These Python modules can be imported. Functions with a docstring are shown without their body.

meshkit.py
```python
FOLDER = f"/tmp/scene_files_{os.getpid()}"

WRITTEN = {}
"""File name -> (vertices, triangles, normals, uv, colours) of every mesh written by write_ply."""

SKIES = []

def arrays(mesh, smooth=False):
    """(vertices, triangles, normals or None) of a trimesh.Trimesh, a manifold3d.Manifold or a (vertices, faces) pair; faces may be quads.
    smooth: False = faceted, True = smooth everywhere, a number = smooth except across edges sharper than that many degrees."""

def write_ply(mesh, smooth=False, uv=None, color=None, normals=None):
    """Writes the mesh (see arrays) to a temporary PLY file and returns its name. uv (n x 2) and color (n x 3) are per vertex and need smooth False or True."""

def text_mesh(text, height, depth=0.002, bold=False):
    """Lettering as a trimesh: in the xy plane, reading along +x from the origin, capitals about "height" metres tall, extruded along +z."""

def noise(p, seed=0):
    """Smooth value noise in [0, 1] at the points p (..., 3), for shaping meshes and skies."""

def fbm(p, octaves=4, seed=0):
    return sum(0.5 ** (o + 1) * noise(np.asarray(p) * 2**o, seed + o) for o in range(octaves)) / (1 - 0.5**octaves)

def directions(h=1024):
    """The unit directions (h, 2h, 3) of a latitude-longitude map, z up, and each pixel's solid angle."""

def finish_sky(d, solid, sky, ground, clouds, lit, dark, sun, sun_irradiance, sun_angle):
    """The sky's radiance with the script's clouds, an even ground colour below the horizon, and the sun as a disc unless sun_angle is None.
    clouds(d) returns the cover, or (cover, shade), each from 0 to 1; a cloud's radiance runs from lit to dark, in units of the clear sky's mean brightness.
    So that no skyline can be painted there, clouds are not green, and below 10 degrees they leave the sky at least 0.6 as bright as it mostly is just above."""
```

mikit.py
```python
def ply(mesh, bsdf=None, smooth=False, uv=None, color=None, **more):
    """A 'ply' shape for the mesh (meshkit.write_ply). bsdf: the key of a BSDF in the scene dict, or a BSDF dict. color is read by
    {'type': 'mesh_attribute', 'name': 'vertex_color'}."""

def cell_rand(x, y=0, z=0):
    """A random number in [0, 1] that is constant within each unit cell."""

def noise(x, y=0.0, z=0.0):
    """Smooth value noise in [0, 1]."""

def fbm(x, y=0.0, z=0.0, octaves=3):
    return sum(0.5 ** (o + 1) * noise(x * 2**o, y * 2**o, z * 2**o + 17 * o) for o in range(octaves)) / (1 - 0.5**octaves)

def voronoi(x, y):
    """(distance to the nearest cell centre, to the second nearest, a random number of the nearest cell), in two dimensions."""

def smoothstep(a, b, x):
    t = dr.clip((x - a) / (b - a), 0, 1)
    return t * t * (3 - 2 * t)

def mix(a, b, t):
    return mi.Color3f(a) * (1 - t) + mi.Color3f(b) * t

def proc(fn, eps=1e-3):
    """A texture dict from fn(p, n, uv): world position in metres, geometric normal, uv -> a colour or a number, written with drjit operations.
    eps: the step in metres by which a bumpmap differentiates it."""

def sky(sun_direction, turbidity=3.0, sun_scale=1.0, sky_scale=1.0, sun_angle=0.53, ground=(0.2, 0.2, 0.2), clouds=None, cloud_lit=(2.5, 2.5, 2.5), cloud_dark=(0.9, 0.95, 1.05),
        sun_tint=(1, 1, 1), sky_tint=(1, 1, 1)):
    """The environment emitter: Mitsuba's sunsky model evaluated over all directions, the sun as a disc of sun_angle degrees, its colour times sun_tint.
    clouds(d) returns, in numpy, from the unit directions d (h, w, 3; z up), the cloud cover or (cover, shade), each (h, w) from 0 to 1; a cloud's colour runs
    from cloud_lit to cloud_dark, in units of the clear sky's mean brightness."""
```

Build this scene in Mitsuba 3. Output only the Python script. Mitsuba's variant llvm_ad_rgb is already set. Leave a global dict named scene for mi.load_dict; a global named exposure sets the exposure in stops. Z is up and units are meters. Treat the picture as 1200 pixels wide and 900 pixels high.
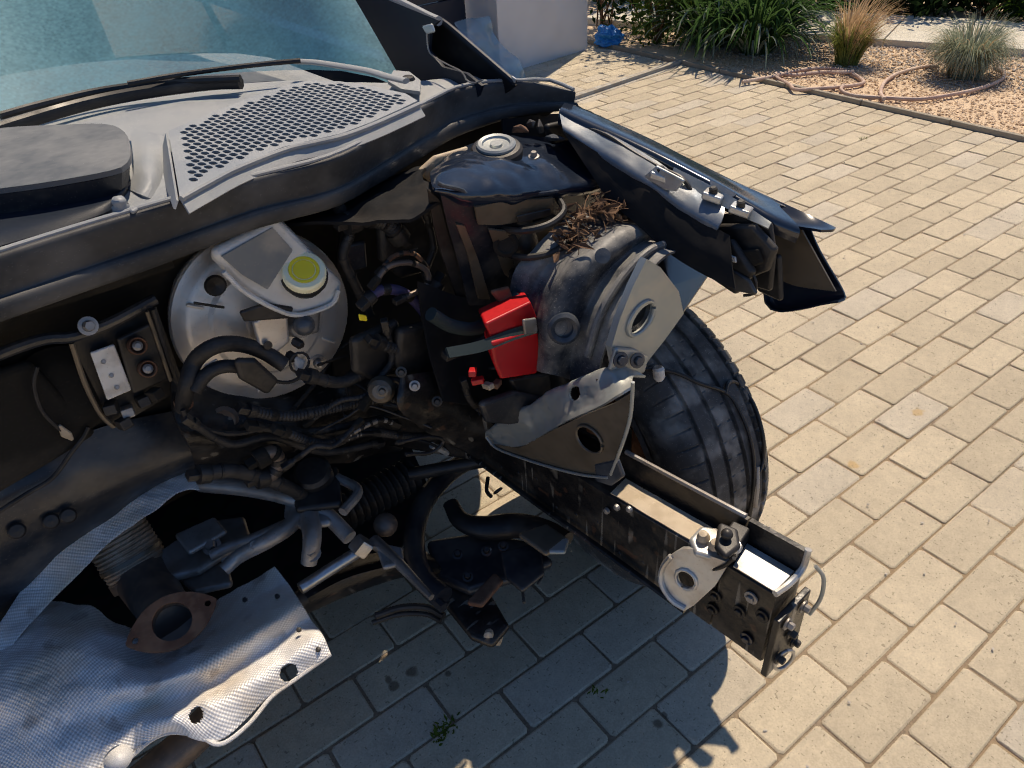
import math, random
import numpy as np, trimesh, mitsuba as mi, drjit as dr
import mikit, meshkit
from mikit import noise, fbm, voronoi, cell_rand, smoothstep, mix, proc
from scipy.spatial import ConvexHull
from shapely.geometry import Polygon, Point
from shapely.ops import unary_union

scene, labels = {}, {}
T = mi.ScalarTransform4f
rng = np.random.default_rng(7)

# ---------------------------------------------------------------- camera, sky, exposure
# World axes: x = the car's forward direction, y = the car's left, z up; metres.
scene['camera'] = {
    'type': 'perspective', 'fov': 68.235, 'fov_axis': 'x', 'near_clip': 0.05, 'far_clip': 400.0,
    'to_world': T([[-0.66879605, -0.41288548, -0.61825353, 0.226948], [-0.74150121, 0.43056649, 0.51457600, -0.863076], [0.05373829, 0.80258213, -0.59411625, 1.351492], [0, 0, 0, 1]])}
SUN = np.array([-0.1854, 0.4375, 0.8799])
scene['sky'] = mikit.sky(SUN, turbidity=2.2, ground=(0.22, 0.20, 0.17), sky_scale=0.8, sky_tint=(0.93, 0.99, 1.08))
exposure = 1.7

# ---------------------------------------------------------------- mesh helpers
def V(p): return np.asarray(p, float)
def unit(v): v = V(v); return v / max(np.linalg.norm(v), 1e-12)
def cr(pts, n):
    """A Catmull-Rom curve through pts, n samples evenly spaced along it."""
    P = V(pts)
    if len(P) < 3:
        t = np.linspace(0, 1, n)[:, None]
        return P[0] * (1 - t) + P[-1] * t
    Q = np.vstack([2 * P[0] - P[1], P, 2 * P[-1] - P[-2]])
    out = []
    for i in range(1, len(Q) - 2):
        t = np.linspace(0, 1, 16, endpoint=False)[:, None]
        a, b, c, d = Q[i - 1], Q[i], Q[i + 1], Q[i + 2]
        out.append(0.5 * (2 * b + (c - a) * t + (2 * a - 5 * b + 4 * c - d) * t**2 + (3 * b - a - 3 * c + d) * t**3))
    C = np.vstack(out + [P[-1:]])
    s = np.r_[0, np.cumsum(np.linalg.norm(np.diff(C, axis=0), axis=1))]
    u = np.linspace(0, s[-1], n)
    return np.stack([np.interp(u, s, C[:, k]) for k in range(3)], 1)
def grid_faces(n, m, wrap=False):
    i, j = np.meshgrid(np.arange(n - 1), np.arange(m if wrap else m - 1), indexing='ij')
    i, j = i.ravel(), j.ravel(); k = (j + 1) % m
    a, b, c, d = i * m + j, i * m + k, (i + 1) * m + k, (i + 1) * m + j
    return np.vstack([np.stack([a, b, c], 1), np.stack([a, c, d], 1)])
def tm(v, f): return trimesh.Trimesh(v, f, process=False)
def cat(*ms): return trimesh.util.concatenate([m for m in ms])
def tube(pts, r, n=10, seg=None, flat=None):
    """A round tube along a smooth curve; r: a number, or a function of 0..1. flat: (direction, factor) squashes it."""
    pts = V(pts)
    L = np.linalg.norm(np.diff(pts, axis=0), axis=1).sum()
    seg = seg or int(min(90, max(6, L / 0.008)))
    C = cr(pts, seg)
    Tn = np.gradient(C, axis=0); Tn /= np.linalg.norm(Tn, axis=1, keepdims=True) + 1e-12
    a = unit(np.cross(Tn[0], [0.31, 0.2, 0.93])); rows = []
    rr = r if callable(r) else (lambda t: r)
    for i in range(seg):
        a = unit(a - Tn[i] * (a @ Tn[i])); b = np.cross(Tn[i], a)
        th = np.arange(n) / n * 2 * np.pi
        ring = (np.cos(th)[:, None] * a + np.sin(th)[:, None] * b) * rr(i / (seg - 1))
        if flat is not None:
            d = unit(flat[0]); ring = ring - np.outer(ring @ d, d) * (1 - flat[1])
        rows.append(C[i] + ring)
    v = np.vstack(rows + [C[:1], C[-1:]])
    f = grid_faces(seg, n, True)
    k = np.arange(n); q = (k + 1) % n; e = (seg - 1) * n
    f = np.vstack([f[:, [0, 2, 1]], np.stack([k * 0 + seg * n, k, q], 1)[:, [0, 1, 2]], np.stack([k * 0 + seg * n + 1, e + q, e + k], 1)])
    m = tm(v, f); trimesh.repair.fix_normals(m); return m
def ribbed(pts, r, amp, count, n=16):
    """A bellows / convoluted hose."""
    return tube(pts, lambda t: r + amp * math.cos(t * count * 2 * math.pi), n, seg=int(count * 6 + 1))
def lathe(profile, c, ax, n=40, closed=False):
    """profile [(radius, height)] turned round the axis ax through c."""
    ax = unit(ax); a = unit(np.cross(ax, [0.13, 0.21, 0.97] if abs(ax[2]) < 0.9 else [1, 0, 0])); b = np.cross(ax, a)
    th = np.arange(n) / n * 2 * np.pi
    v = np.vstack([V(c) + ax * h + r * (np.cos(th)[:, None] * a + np.sin(th)[:, None] * b) for r, h in profile])
    f = grid_faces(len(profile), n, True)
    if closed:
        k = np.arange(n); q = (k + 1) % n; e = (len(profile) - 1) * n
        f = np.vstack([f, np.stack([e + k, e + q, q], 1), np.stack([e + k, q, k], 1)])
    return tm(v, f)
def hull(pts, r=0.003, sub=1):
    """The hull of small balls at pts: a solid with rounded edges."""
    s = trimesh.creation.icosphere(subdivisions=sub, radius=r).vertices
    P = (V(pts)[:, None, :] + s[None]).reshape(-1, 3)
    h = ConvexHull(P)
    used = np.unique(h.simplices); idx = np.full(len(P), -1); idx[used] = np.arange(len(used))
    f = idx[h.simplices].copy(); v = P[used]
    nrm = np.cross(v[f[:, 1]] - v[f[:, 0]], v[f[:, 2]] - v[f[:, 0]])
    flip = (nrm * h.equations[:, :3]).sum(1) < 0
    f[flip] = f[flip][:, ::-1]
    return tm(v, f)
def obox(c, half, ax=(1, 0, 0), up=(0, 0, 1), r=0.003):
    a = unit(ax); u = unit(V(up) - a * (V(up) @ a)); b = np.cross(u, a)
    h = V(half) - min(r, min(half) * 0.9)
    return hull([V(c) + a * h[0] * i + b * h[1] * j + u * h[2] * k for i in (-1, 1) for j in (-1, 1) for k in (-1, 1)], min(r, min(half) * 0.9), 1)
def prism(poly, vec, r=0.002):
    P = V(poly)
    return hull(np.vstack([P, P + V(vec)]), r, 1)
def loft(rows, nu=30, nv=24, th=0.0025, bump=0.0, scale=20.0, seed=0, cut=None):
    """A sheet through rows of points, th thick; cut: (points, radius) holes."""
    R = [cr(r, nu) for r in rows]
    G = np.stack([cr([r[j] for r in R], nv) for j in range(nu)], 1)  # nv x nu x 3
    du, dv = np.gradient(G, axis=1), np.gradient(G, axis=0)
    N = np.cross(du, dv); N /= np.linalg.norm(N, axis=2, keepdims=True) + 1e-12
    if bump:
        G = G + N * (bump * (meshkit.fbm(G * scale, 3, seed) - 0.5) * 2)[..., None]
        du, dv = np.gradient(G, axis=1), np.gradient(G, axis=0)
        N = np.cross(du, dv); N /= np.linalg.norm(N, axis=2, keepdims=True) + 1e-12
    top, bot = (G + N * th / 2).reshape(-1, 3), (G - N * th / 2).reshape(-1, 3)
    f = grid_faces(nv, nu)
    if cut:
        cen = G.reshape(-1, 3)[f].mean(1)
        keep = np.ones(len(f), bool)
        for c, rad in cut: keep &= np.linalg.norm(cen - V(c), axis=1) > rad
        f = f[keep]
    o = nu * nv
    edges = np.sort(np.vstack([f[:, [0, 1]], f[:, [1, 2]], f[:, [2, 0]]]), axis=1)
    full = np.vstack([f[:, [0, 1]], f[:, [1, 2]], f[:, [2, 0]]])
    _, inv, cnt = np.unique(edges, axis=0, return_inverse=True, return_counts=True)
    be = full[cnt[inv.ravel()] == 1]
    side = np.vstack([np.stack([be[:, 1], be[:, 0], be[:, 0] + o], 1), np.stack([be[:, 1], be[:, 0] + o, be[:, 1] + o], 1)])
    out = tm(np.vstack([top, bot]), np.vstack([f, f[:, ::-1] + o, side]))
    su = np.r_[0, np.cumsum(np.linalg.norm(np.diff(G, axis=1), axis=2).mean(0))]; sv = np.r_[0, np.cumsum(np.linalg.norm(np.diff(G, axis=0), axis=2).mean(1))]
    out.metadata['uv'] = np.tile(np.stack(np.broadcast_arrays(su[None, :], sv[:, None]), -1).reshape(-1, 2), (2, 1))
    return out
def basis(P, n=None):
    P = V(P); c = P.mean(0)
    if n is None: n = np.linalg.svd(P - c)[2][2]
    n = unit(n); a = unit(np.cross([0.2, 0.97, 0.1] if abs(n[1]) < 0.9 else [1, 0, 0], n)); return c, a, np.cross(n, a), n
def ell(c, a, b, ra, rb, n=20):
    t = np.arange(n) / n * 2 * np.pi
    return V(c) + ra * np.cos(t)[:, None] * V(a) + rb * np.sin(t)[:, None] * V(b)
def plate(poly, holes=(), th=0.003, n=None, smooth=0):
    """A flat plate cut to an outline, with holes (outlines, or (centre, radius) pairs), th thick."""
    c, a, b, n = basis(poly, n)
    to = lambda P: np.stack([(V(P) - c) @ a, (V(P) - c) @ b], 1)
    out = to(cr(np.vstack([poly, poly[:1]]), smooth)[:-1] if smooth else poly)
    S = Polygon(out).buffer(0)
    for h in holes:
        if len(h) == 2 and np.isscalar(h[1]): S = S.difference(Point(*to([h[0]])[0]).buffer(h[1], 8))
        else: S = S.difference(Polygon(to(h)).buffer(0))
    ms = [trimesh.creation.extrude_polygon(g, th, engine='earcut') for g in getattr(S, 'geoms', [S]) if g.area > 1e-9]
    m = cat(*ms); v = m.vertices
    return tm(c + v[:, :1] * a + v[:, 1:2] * b + (v[:, 2:] - th / 2) * n, m.faces)
def bolt(c, ax, r=0.007, h=0.006):
    ax = unit(ax); m = lathe([(0, -0.001), (r * 1.7, -0.001), (r * 1.7, 0.0015), (r * 1.05, 0.002)], c, ax, 16)
    x = lathe([(r, 0.0015), (r, h * 0.85), (r * 0.85, h), (0, h)], c, ax, 6)
    return cat(m, x)
def ball(c, r, sub=2): m = trimesh.creation.icosphere(subdivisions=sub, radius=r); m.apply_translation(V(c)); return m
def mid(a, b, t=0.5): return V(a) * (1 - t) + V(b) * t

# ---------------------------------------------------------------- materials
def bs(key, d, bump=None, bscale=1.0):
    if bump is not None: d = {'type': 'bumpmap', 'arbitrary': bump, 'scale': bscale, 'bsdf': d}
    scene[key] = {'type': 'twosided', 'bsdf': d}
def rgb(c): return {'type': 'rgb', 'value': list(c)}
def pr(color, rough=0.5, metal=0.0, spec=0.5, cc=0.0, ccg=0.9):
    return {'type': 'principled', 'base_color': color if isinstance(color, dict) else rgb(color), 'roughness': rough if isinstance(rough, dict) else float(rough),
            'metallic': float(metal), 'specular': float(spec), 'clearcoat': float(cc), 'clearcoat_gloss': float(ccg)}
def dusty(base, dust, amount=0.5, s=14.0, fine=160.0, seed=0.0):
    """Base colour with patchy dust and grain that lie on the thing itself."""
    def fn(p, n, uv):
        q = fbm(p.x * s + seed, p.y * s, p.z * s, 4); g = noise(p.x * fine, p.y * fine, p.z * fine + seed)
        up = smoothstep(0.1, 0.9, n.z) * 0.35
        sp = smoothstep(0.80, 0.92, noise(p.x * 520 + seed, p.y * 520, p.z * 520)) * 0.55 * amount
        t = dr.clip(smoothstep(0.42, 0.78, q + up * 0.35) * amount + (g - 0.5) * 0.25 * amount + sp, 0, 1)
        return mix(base, dust, t)
    return proc(fn)
def rough_tex(lo, hi, s=25.0):
    return proc(lambda p, n, uv: lo + (hi - lo) * fbm(p.x * s, p.y * s, p.z * s + 5, 3))

DUST = (0.20, 0.17, 0.13)
bs('m_paint', pr(dusty((0.004, 0.009, 0.022), (0.035, 0.040, 0.045), 0.18, 9.0), rough_tex(0.06, 0.24), 0, 0.6, 1.0, 0.96))
bs('m_paint_in', pr(dusty((0.008, 0.012, 0.02), (0.10, 0.09, 0.075), 0.55, 16.0, seed=3), rough_tex(0.25, 0.55), 0, 0.5, 0.4))
bs('m_bluegrey', pr(dusty((0.022, 0.031, 0.046), (0.17, 0.17, 0.165), 0.42, 18.0, seed=8), rough_tex(0.28, 0.55), 0.0, 0.5, 0.4))
bs('m_liner', pr(dusty((0.022, 0.029, 0.042), (0.24, 0.235, 0.22), 0.85, 13.0, 240.0, seed=51), rough_tex(0.4, 0.7), 0.0, 0.4))
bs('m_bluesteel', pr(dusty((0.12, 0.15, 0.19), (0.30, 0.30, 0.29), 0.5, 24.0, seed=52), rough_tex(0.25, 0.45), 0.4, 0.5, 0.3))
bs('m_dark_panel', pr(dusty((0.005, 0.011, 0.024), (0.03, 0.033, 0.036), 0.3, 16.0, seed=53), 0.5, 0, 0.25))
bs('m_shadowed', pr(dusty((0.007, 0.008, 0.010), (0.03, 0.026, 0.022), 0.5, 20.0, seed=33), 0.8, 0, 0.2))  # near-black with bay shade in the colour; the mirror corner is truly black
bs('m_tray', pr(dusty((0.085, 0.092, 0.10), (0.19, 0.19, 0.185), 0.7, 13.0, seed=34), 0.6))
bs('m_primer', pr(dusty((0.30, 0.33, 0.33), (0.40, 0.39, 0.35), 0.6, 22.0, seed=1), rough_tex(0.28, 0.45), 0.4, 0.5))
bs('m_black', pr(dusty((0.010, 0.010, 0.011), (0.055, 0.048, 0.040), 0.5, 22.0, seed=5), rough_tex(0.35, 0.65)))
bs('m_rubber', pr(dusty((0.013, 0.013, 0.014), (0.06, 0.055, 0.05), 0.45, 40.0, seed=6), 0.6))
bs('m_seal', pr(dusty((0.022, 0.024, 0.027), (0.10, 0.10, 0.10), 0.55, 11.0, seed=2), rough_tex(0.45, 0.7)))
bs('m_cowl', pr(dusty((0.235, 0.252, 0.268), (0.32, 0.325, 0.32), 0.6, 10.0, seed=4), rough_tex(0.45, 0.6)))
bs('m_felt', pr(dusty((0.016, 0.015, 0.013), (0.05, 0.043, 0.035), 0.6, 12.0, 300.0, seed=9), 0.9, 0, 0.2))
def rail_color(p, n, uv):                                     # black paint with drips, scrapes, dust and rust freckles
    q = fbm(p.x * 20, p.y * 20, p.z * 20, 4); st = noise(p.x * 170, p.y * 60, p.z * 9); g = noise(p.x * 420, p.y * 420, p.z * 420); r = fbm(p.x * 45 + 4, p.y * 45, p.z * 45, 3)
    c = mix((0.007, 0.007, 0.008), (0.06, 0.052, 0.042), smoothstep(0.45, 0.8, q) * 0.7 + (g - 0.5) * 0.2)
    c = mix(c, (0.15, 0.14, 0.12), smoothstep(0.74, 0.86, st) * smoothstep(0.4, 0.6, q))
    return mix(c, (0.13, 0.06, 0.03), smoothstep(0.70, 0.80, r) * 0.3)
bs('m_rail', pr(proc(rail_color), rough_tex(0.2, 0.55)), proc(lambda p, n, uv: fbm(p.x * 70, p.y * 70, p.z * 70, 3), 6e-4), 0.0012)
bs('m_bare', pr(dusty((0.36, 0.29, 0.20), (0.50, 0.42, 0.31), 0.6, 35.0, seed=12), 0.6, 0.1))
bs('m_zinc', pr(dusty((0.52, 0.53, 0.52), (0.36, 0.31, 0.25), 0.65, 30.0, seed=13), rough_tex(0.25, 0.45), 0.5))
bs('m_alu', pr(dusty((0.34, 0.335, 0.33), (0.20, 0.175, 0.15), 0.8, 26.0, seed=14), rough_tex(0.35, 0.6), 0.6))
bs('m_steel', pr(dusty((0.48, 0.48, 0.48), (0.22, 0.19, 0.16), 0.6, 30.0, seed=15), rough_tex(0.22, 0.45), 0.85))
bs('m_booster', pr(dusty((0.72, 0.69, 0.64), (0.48, 0.42, 0.35), 0.7, 12.0, seed=16), rough_tex(0.3, 0.5), 0.55))
bs('m_rust', pr(dusty((0.11, 0.052, 0.030), (0.20, 0.115, 0.07), 0.8, 45.0, seed=17), 0.8, 0.1))
bs('m_burnt', pr(dusty((0.12, 0.10, 0.09), (0.22, 0.17, 0.13), 0.7, 35.0, seed=18), 0.5, 0.5))
bs('m_tan', pr(dusty((0.13, 0.105, 0.075), (0.08, 0.065, 0.045), 0.8, 20.0, seed=19), 0.35, 0.2, 0.5, 0.5))
bs('m_red', pr((0.42, 0.008, 0.012), 0.4))
bs('m_white', pr(dusty((0.62, 0.62, 0.60), (0.35, 0.31, 0.26), 0.6, 40.0, seed=20), 0.4))
bs('m_reservoir', pr(dusty((0.60, 0.61, 0.60), (0.42, 0.40, 0.36), 0.5, 25.0, seed=40), 0.3, 0, 0.5))
bs('m_cap', pr((0.88, 0.86, 0.60), 0.45))
bs('m_yellow', pr((0.92, 0.74, 0.03), 0.45))
bs('m_strap', pr((0.010, 0.022, 0.026), 0.7))
bs('m_purple', pr((0.06, 0.05, 0.12), 0.5))
bs('m_leaf_dry', pr(dusty((0.10, 0.055, 0.03), (0.22, 0.13, 0.07), 0.9, 60.0, seed=21), 0.9))
bs('m_tyre', pr(dusty((0.065, 0.064, 0.063), (0.29, 0.275, 0.25), 0.85, 25.0, seed=22), 0.75, 0, 0.35))
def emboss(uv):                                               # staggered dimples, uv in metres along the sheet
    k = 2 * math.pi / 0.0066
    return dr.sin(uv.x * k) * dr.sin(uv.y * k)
def shield_color(p, n, uv):                                   # shading of the stamped dimples painted in, heat stains wander over the sheet
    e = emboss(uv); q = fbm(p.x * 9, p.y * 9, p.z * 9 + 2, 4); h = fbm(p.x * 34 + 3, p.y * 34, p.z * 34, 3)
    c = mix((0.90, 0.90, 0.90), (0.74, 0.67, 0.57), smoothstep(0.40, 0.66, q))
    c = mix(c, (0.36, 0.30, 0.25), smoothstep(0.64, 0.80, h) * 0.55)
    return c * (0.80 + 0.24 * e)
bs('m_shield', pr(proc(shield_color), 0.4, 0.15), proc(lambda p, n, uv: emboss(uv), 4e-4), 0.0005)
def weave(p, n, uv):
    k = 2 * math.pi / 0.006
    return dr.sin(p.z * k + p.y * k) * dr.sin(p.y * k - p.x * k)
bs('m_braid', pr(dusty((0.42, 0.35, 0.28), (0.26, 0.19, 0.13), 0.8, 20.0, seed=24), 0.5, 0.6), proc(weave, 4e-4), 0.0006)
# windscreen: glass with a dust film; teal reflection of its tint is painted in
def ws_dust_sheen(p, n, uv):
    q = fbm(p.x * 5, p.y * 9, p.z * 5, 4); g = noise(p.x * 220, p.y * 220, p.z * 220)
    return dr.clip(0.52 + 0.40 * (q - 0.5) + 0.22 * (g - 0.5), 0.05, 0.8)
scene['m_glass'] = {'type': 'blendbsdf', 'weight': proc(ws_dust_sheen), 'a': {'type': 'thindielectric', 'int_ior': 1.8}, 'b': {'type': 'twosided', 'bsdf': pr((0.17, 0.42, 0.50), 0.55, 0.0, 0.35)}}

# paving: beige concrete blocks, each with its own tone; grid coordinates turned 5 degrees from the car
CY, SY = math.cos(math.radians(5)), math.sin(math.radians(5))
W = 0.105
def to_car(X, Y): return SY * X - CY * Y, CY * X + SY * Y
OIL = [(-0.604, -0.481, 0.016, (0.40, 0.38, 0.36)), (-0.606, -0.524, 0.014, (0.40, 0.38, 0.36)), (-0.623, -0.526, 0.012, (0.40, 0.38, 0.36)), (-0.553, -0.430, 0.010, (0.40, 0.38, 0.36)), (-0.199, -0.214, 0.014, (0.40, 0.38, 0.36)), (-0.201, -0.192, 0.008, (0.40, 0.38, 0.36)), (-0.295, 0.678, 0.020, (0.95, 0.80, 0.58)), (-0.278, 0.992, 0.025, (0.95, 0.80, 0.58))]
def paver_color(p, n, uv):
    X, Y = SY * p.x + CY * p.y, -CY * p.x + SY * p.y
    v = dr.floor(-Y / W); odd = v - 2 * dr.floor(v / 2)
    k = dr.floor((X / W - odd) / 2)
    r, r2 = cell_rand(k, v, 3), cell_rand(k, v, 9)
    c = mix((0.435, 0.376, 0.276), (0.51, 0.442, 0.325), r)
    c = mix(c, (0.48, 0.44, 0.37), smoothstep(0.72, 1.0, r2) * 0.6)
    g = noise(p.x * 420, p.y * 420, 1.0); m = fbm(p.x * 7, p.y * 7, 2.0, 4); h = fbm(p.x * 60, p.y * 60, 4.0, 2)
    c = c * (0.80 + 0.20 * g + 0.22 * (m - 0.35) + 0.16 * (h - 0.5))
    st = smoothstep(0.70, 0.80, fbm(p.x * 2.1 + 9, p.y * 2.1, 0.5, 3))
    c = mix(c, c * mi.Color3f(0.95, 0.84, 0.70), st * 0.4)
    wob = 0.5 * noise(p.x * 90, p.y * 90, 7.0)
    for ox, oy, orad, dk in OIL:                               # drips of oil and a rusty mark
        q = dr.sqrt(dr.square(p.x - ox) + dr.square(p.y - oy)) / orad + wob
        c = c * dr.lerp(mi.Color3f(dk), mi.Color3f(1.0), smoothstep(0.7, 1.15, q))
    pit = smoothstep(0.86, 0.93, noise(p.x * 230, p.y * 230, 11.0))
    return c * (1 - 0.4 * pit)
bs('m_paver', pr(proc(paver_color), 0.85, 0, 0.3), proc(lambda p, n, uv: fbm(p.x * 260, p.y * 260, p.z * 260, 2), 5e-4), 0.0009)
def sand(p, n, uv):
    g = noise(p.x * 300, p.y * 300, 0.0); m = fbm(p.x * 3, p.y * 3, 0.0, 3)
    c = mix((0.17, 0.135, 0.095), (0.28, 0.22, 0.155), g)
    return mix(c, mi.Color3f(0.30, 0.215, 0.125), smoothstep(0.45, 0.7, m) * 0.5)
bs('m_sand', pr(proc(sand), 0.95, 0, 0.2))
def mulch(p, n, uv):
    g = noise(p.x * 70, p.y * 70, 0.0); h = noise(p.x * 260, p.y * 260, 3.0)
    return mix((0.44, 0.33, 0.22), (0.62, 0.49, 0.35), g * 0.6 + h * 0.4)
bs('m_mulch', pr(proc(mulch), 0.95, 0, 0.2))
bs('m_chip', pr(proc(lambda p, n, uv: mix((0.42, 0.30, 0.19), (0.72, 0.58, 0.43), cell_rand(dr.floor(p.x * 60), dr.floor(p.y * 60), 1))), 0.9, 0, 0.2))
bs('m_stone', pr(proc(lambda p, n, uv: mix((0.20, 0.18, 0.165), (0.48, 0.44, 0.39), cell_rand(dr.floor(p.x * 50), dr.floor(p.y * 50), 2))), 0.9, 0, 0.2))
bs('m_slab', pr(proc(lambda p, n, uv: mix((0.45, 0.42, 0.34), (0.58, 0.55, 0.47), fbm(p.x * 9, p.y * 9, 0, 4))), 0.85, 0, 0.3))
bs('m_edge', pr(proc(lambda p, n, uv: mix((0.24, 0.215, 0.17), (0.34, 0.30, 0.24), fbm(p.x * 20, p.y * 20, 0, 3))), 0.9, 0, 0.3))
bs('m_wall', pr(proc(lambda p, n, uv: mix((0.62, 0.61, 0.60), (0.72, 0.71, 0.70), fbm(p.x * 6, p.y * 6, p.z * 6, 4))), 0.9, 0, 0.2), proc(lambda p, n, uv: fbm(p.x * 90, p.y * 90, p.z * 90, 2)), 0.002)
bs('m_gate', pr((0.012, 0.018, 0.035), 0.4))
bs('m_track', pr(dusty((0.36, 0.35, 0.32), (0.25, 0.20, 0.14), 0.6, 30.0, seed=31), 0.6, 0.3))
bs('m_hose', pr(dusty((0.44, 0.30, 0.24), (0.58, 0.46, 0.37), 0.8, 8.0, seed=32), 0.6))
bs('m_bluebag', pr((0.02, 0.20, 0.55), 0.4))
scene['m_sheet'] = {'type': 'blendbsdf', 'weight': 0.30, 'a': {'type': 'thindielectric'}, 'b': {'type': 'principledthin', 'base_color': rgb((0.50, 0.72, 0.85)), 'roughness': 0.3, 'diff_trans': 1.0}}
def leafmat(key, a, b, dt=0.7, s=30.0):
    scene[key] = {'type': 'principledthin', 'base_color': proc(lambda p, n, uv: mix(a, b, noise(p.x * s, p.y * s, p.z * s))), 'roughness': 0.45, 'diff_trans': dt}
leafmat('m_strap_leaf', (0.03, 0.075, 0.02), (0.09, 0.16, 0.05))
leafmat('m_pale_leaf', (0.16, 0.22, 0.15), (0.40, 0.44, 0.36), s=12.0)
leafmat('m_shrub', (0.035, 0.075, 0.012), (0.13, 0.17, 0.03))
leafmat('m_dark_hedge', (0.008, 0.02, 0.008), (0.03, 0.055, 0.02))
leafmat('m_bright', (0.09, 0.22, 0.01), (0.20, 0.36, 0.03))
leafmat('m_grass_tan', (0.48, 0.33, 0.18), (0.72, 0.54, 0.34), s=14.0)
leafmat('m_grass_green', (0.15, 0.20, 0.04), (0.28, 0.30, 0.09))
leafmat('m_fescue', (0.22, 0.26, 0.18), (0.38, 0.41, 0.30))

# ---------------------------------------------------------------- scene bookkeeping
def numbered(key):
    if key not in scene and key not in labels and not any(k.startswith(key + '__') for k in scene): return key
    i = 1
    while f'{key}_{i:03d}' in scene or any(k.startswith(f'{key}_{i:03d}__') for k in scene): i += 1
    return f'{key}_{i:03d}'
def obj(name, mesh, m, parent=None, smooth=35, label=None, cat_=None, group=None, kind=None):
    key = numbered((parent + '__' if parent else '') + name)
    if m == 'm_shield' and 'uv' in mesh.metadata: scene[key] = mikit.ply(mesh, m, smooth=True, uv=mesh.metadata['uv'])
    else: scene[key] = mikit.ply(mesh, m, smooth=smooth)
    tag(key, label, cat_, group, kind)
    return key
def tag(key, label=None, cat_=None, group=None, kind=None):
    d = {k: v for k, v in (('label', label), ('category', cat_), ('group', group), ('kind', kind)) if v}
    if d: labels[key] = {**labels.get(key, {}), **d}

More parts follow.
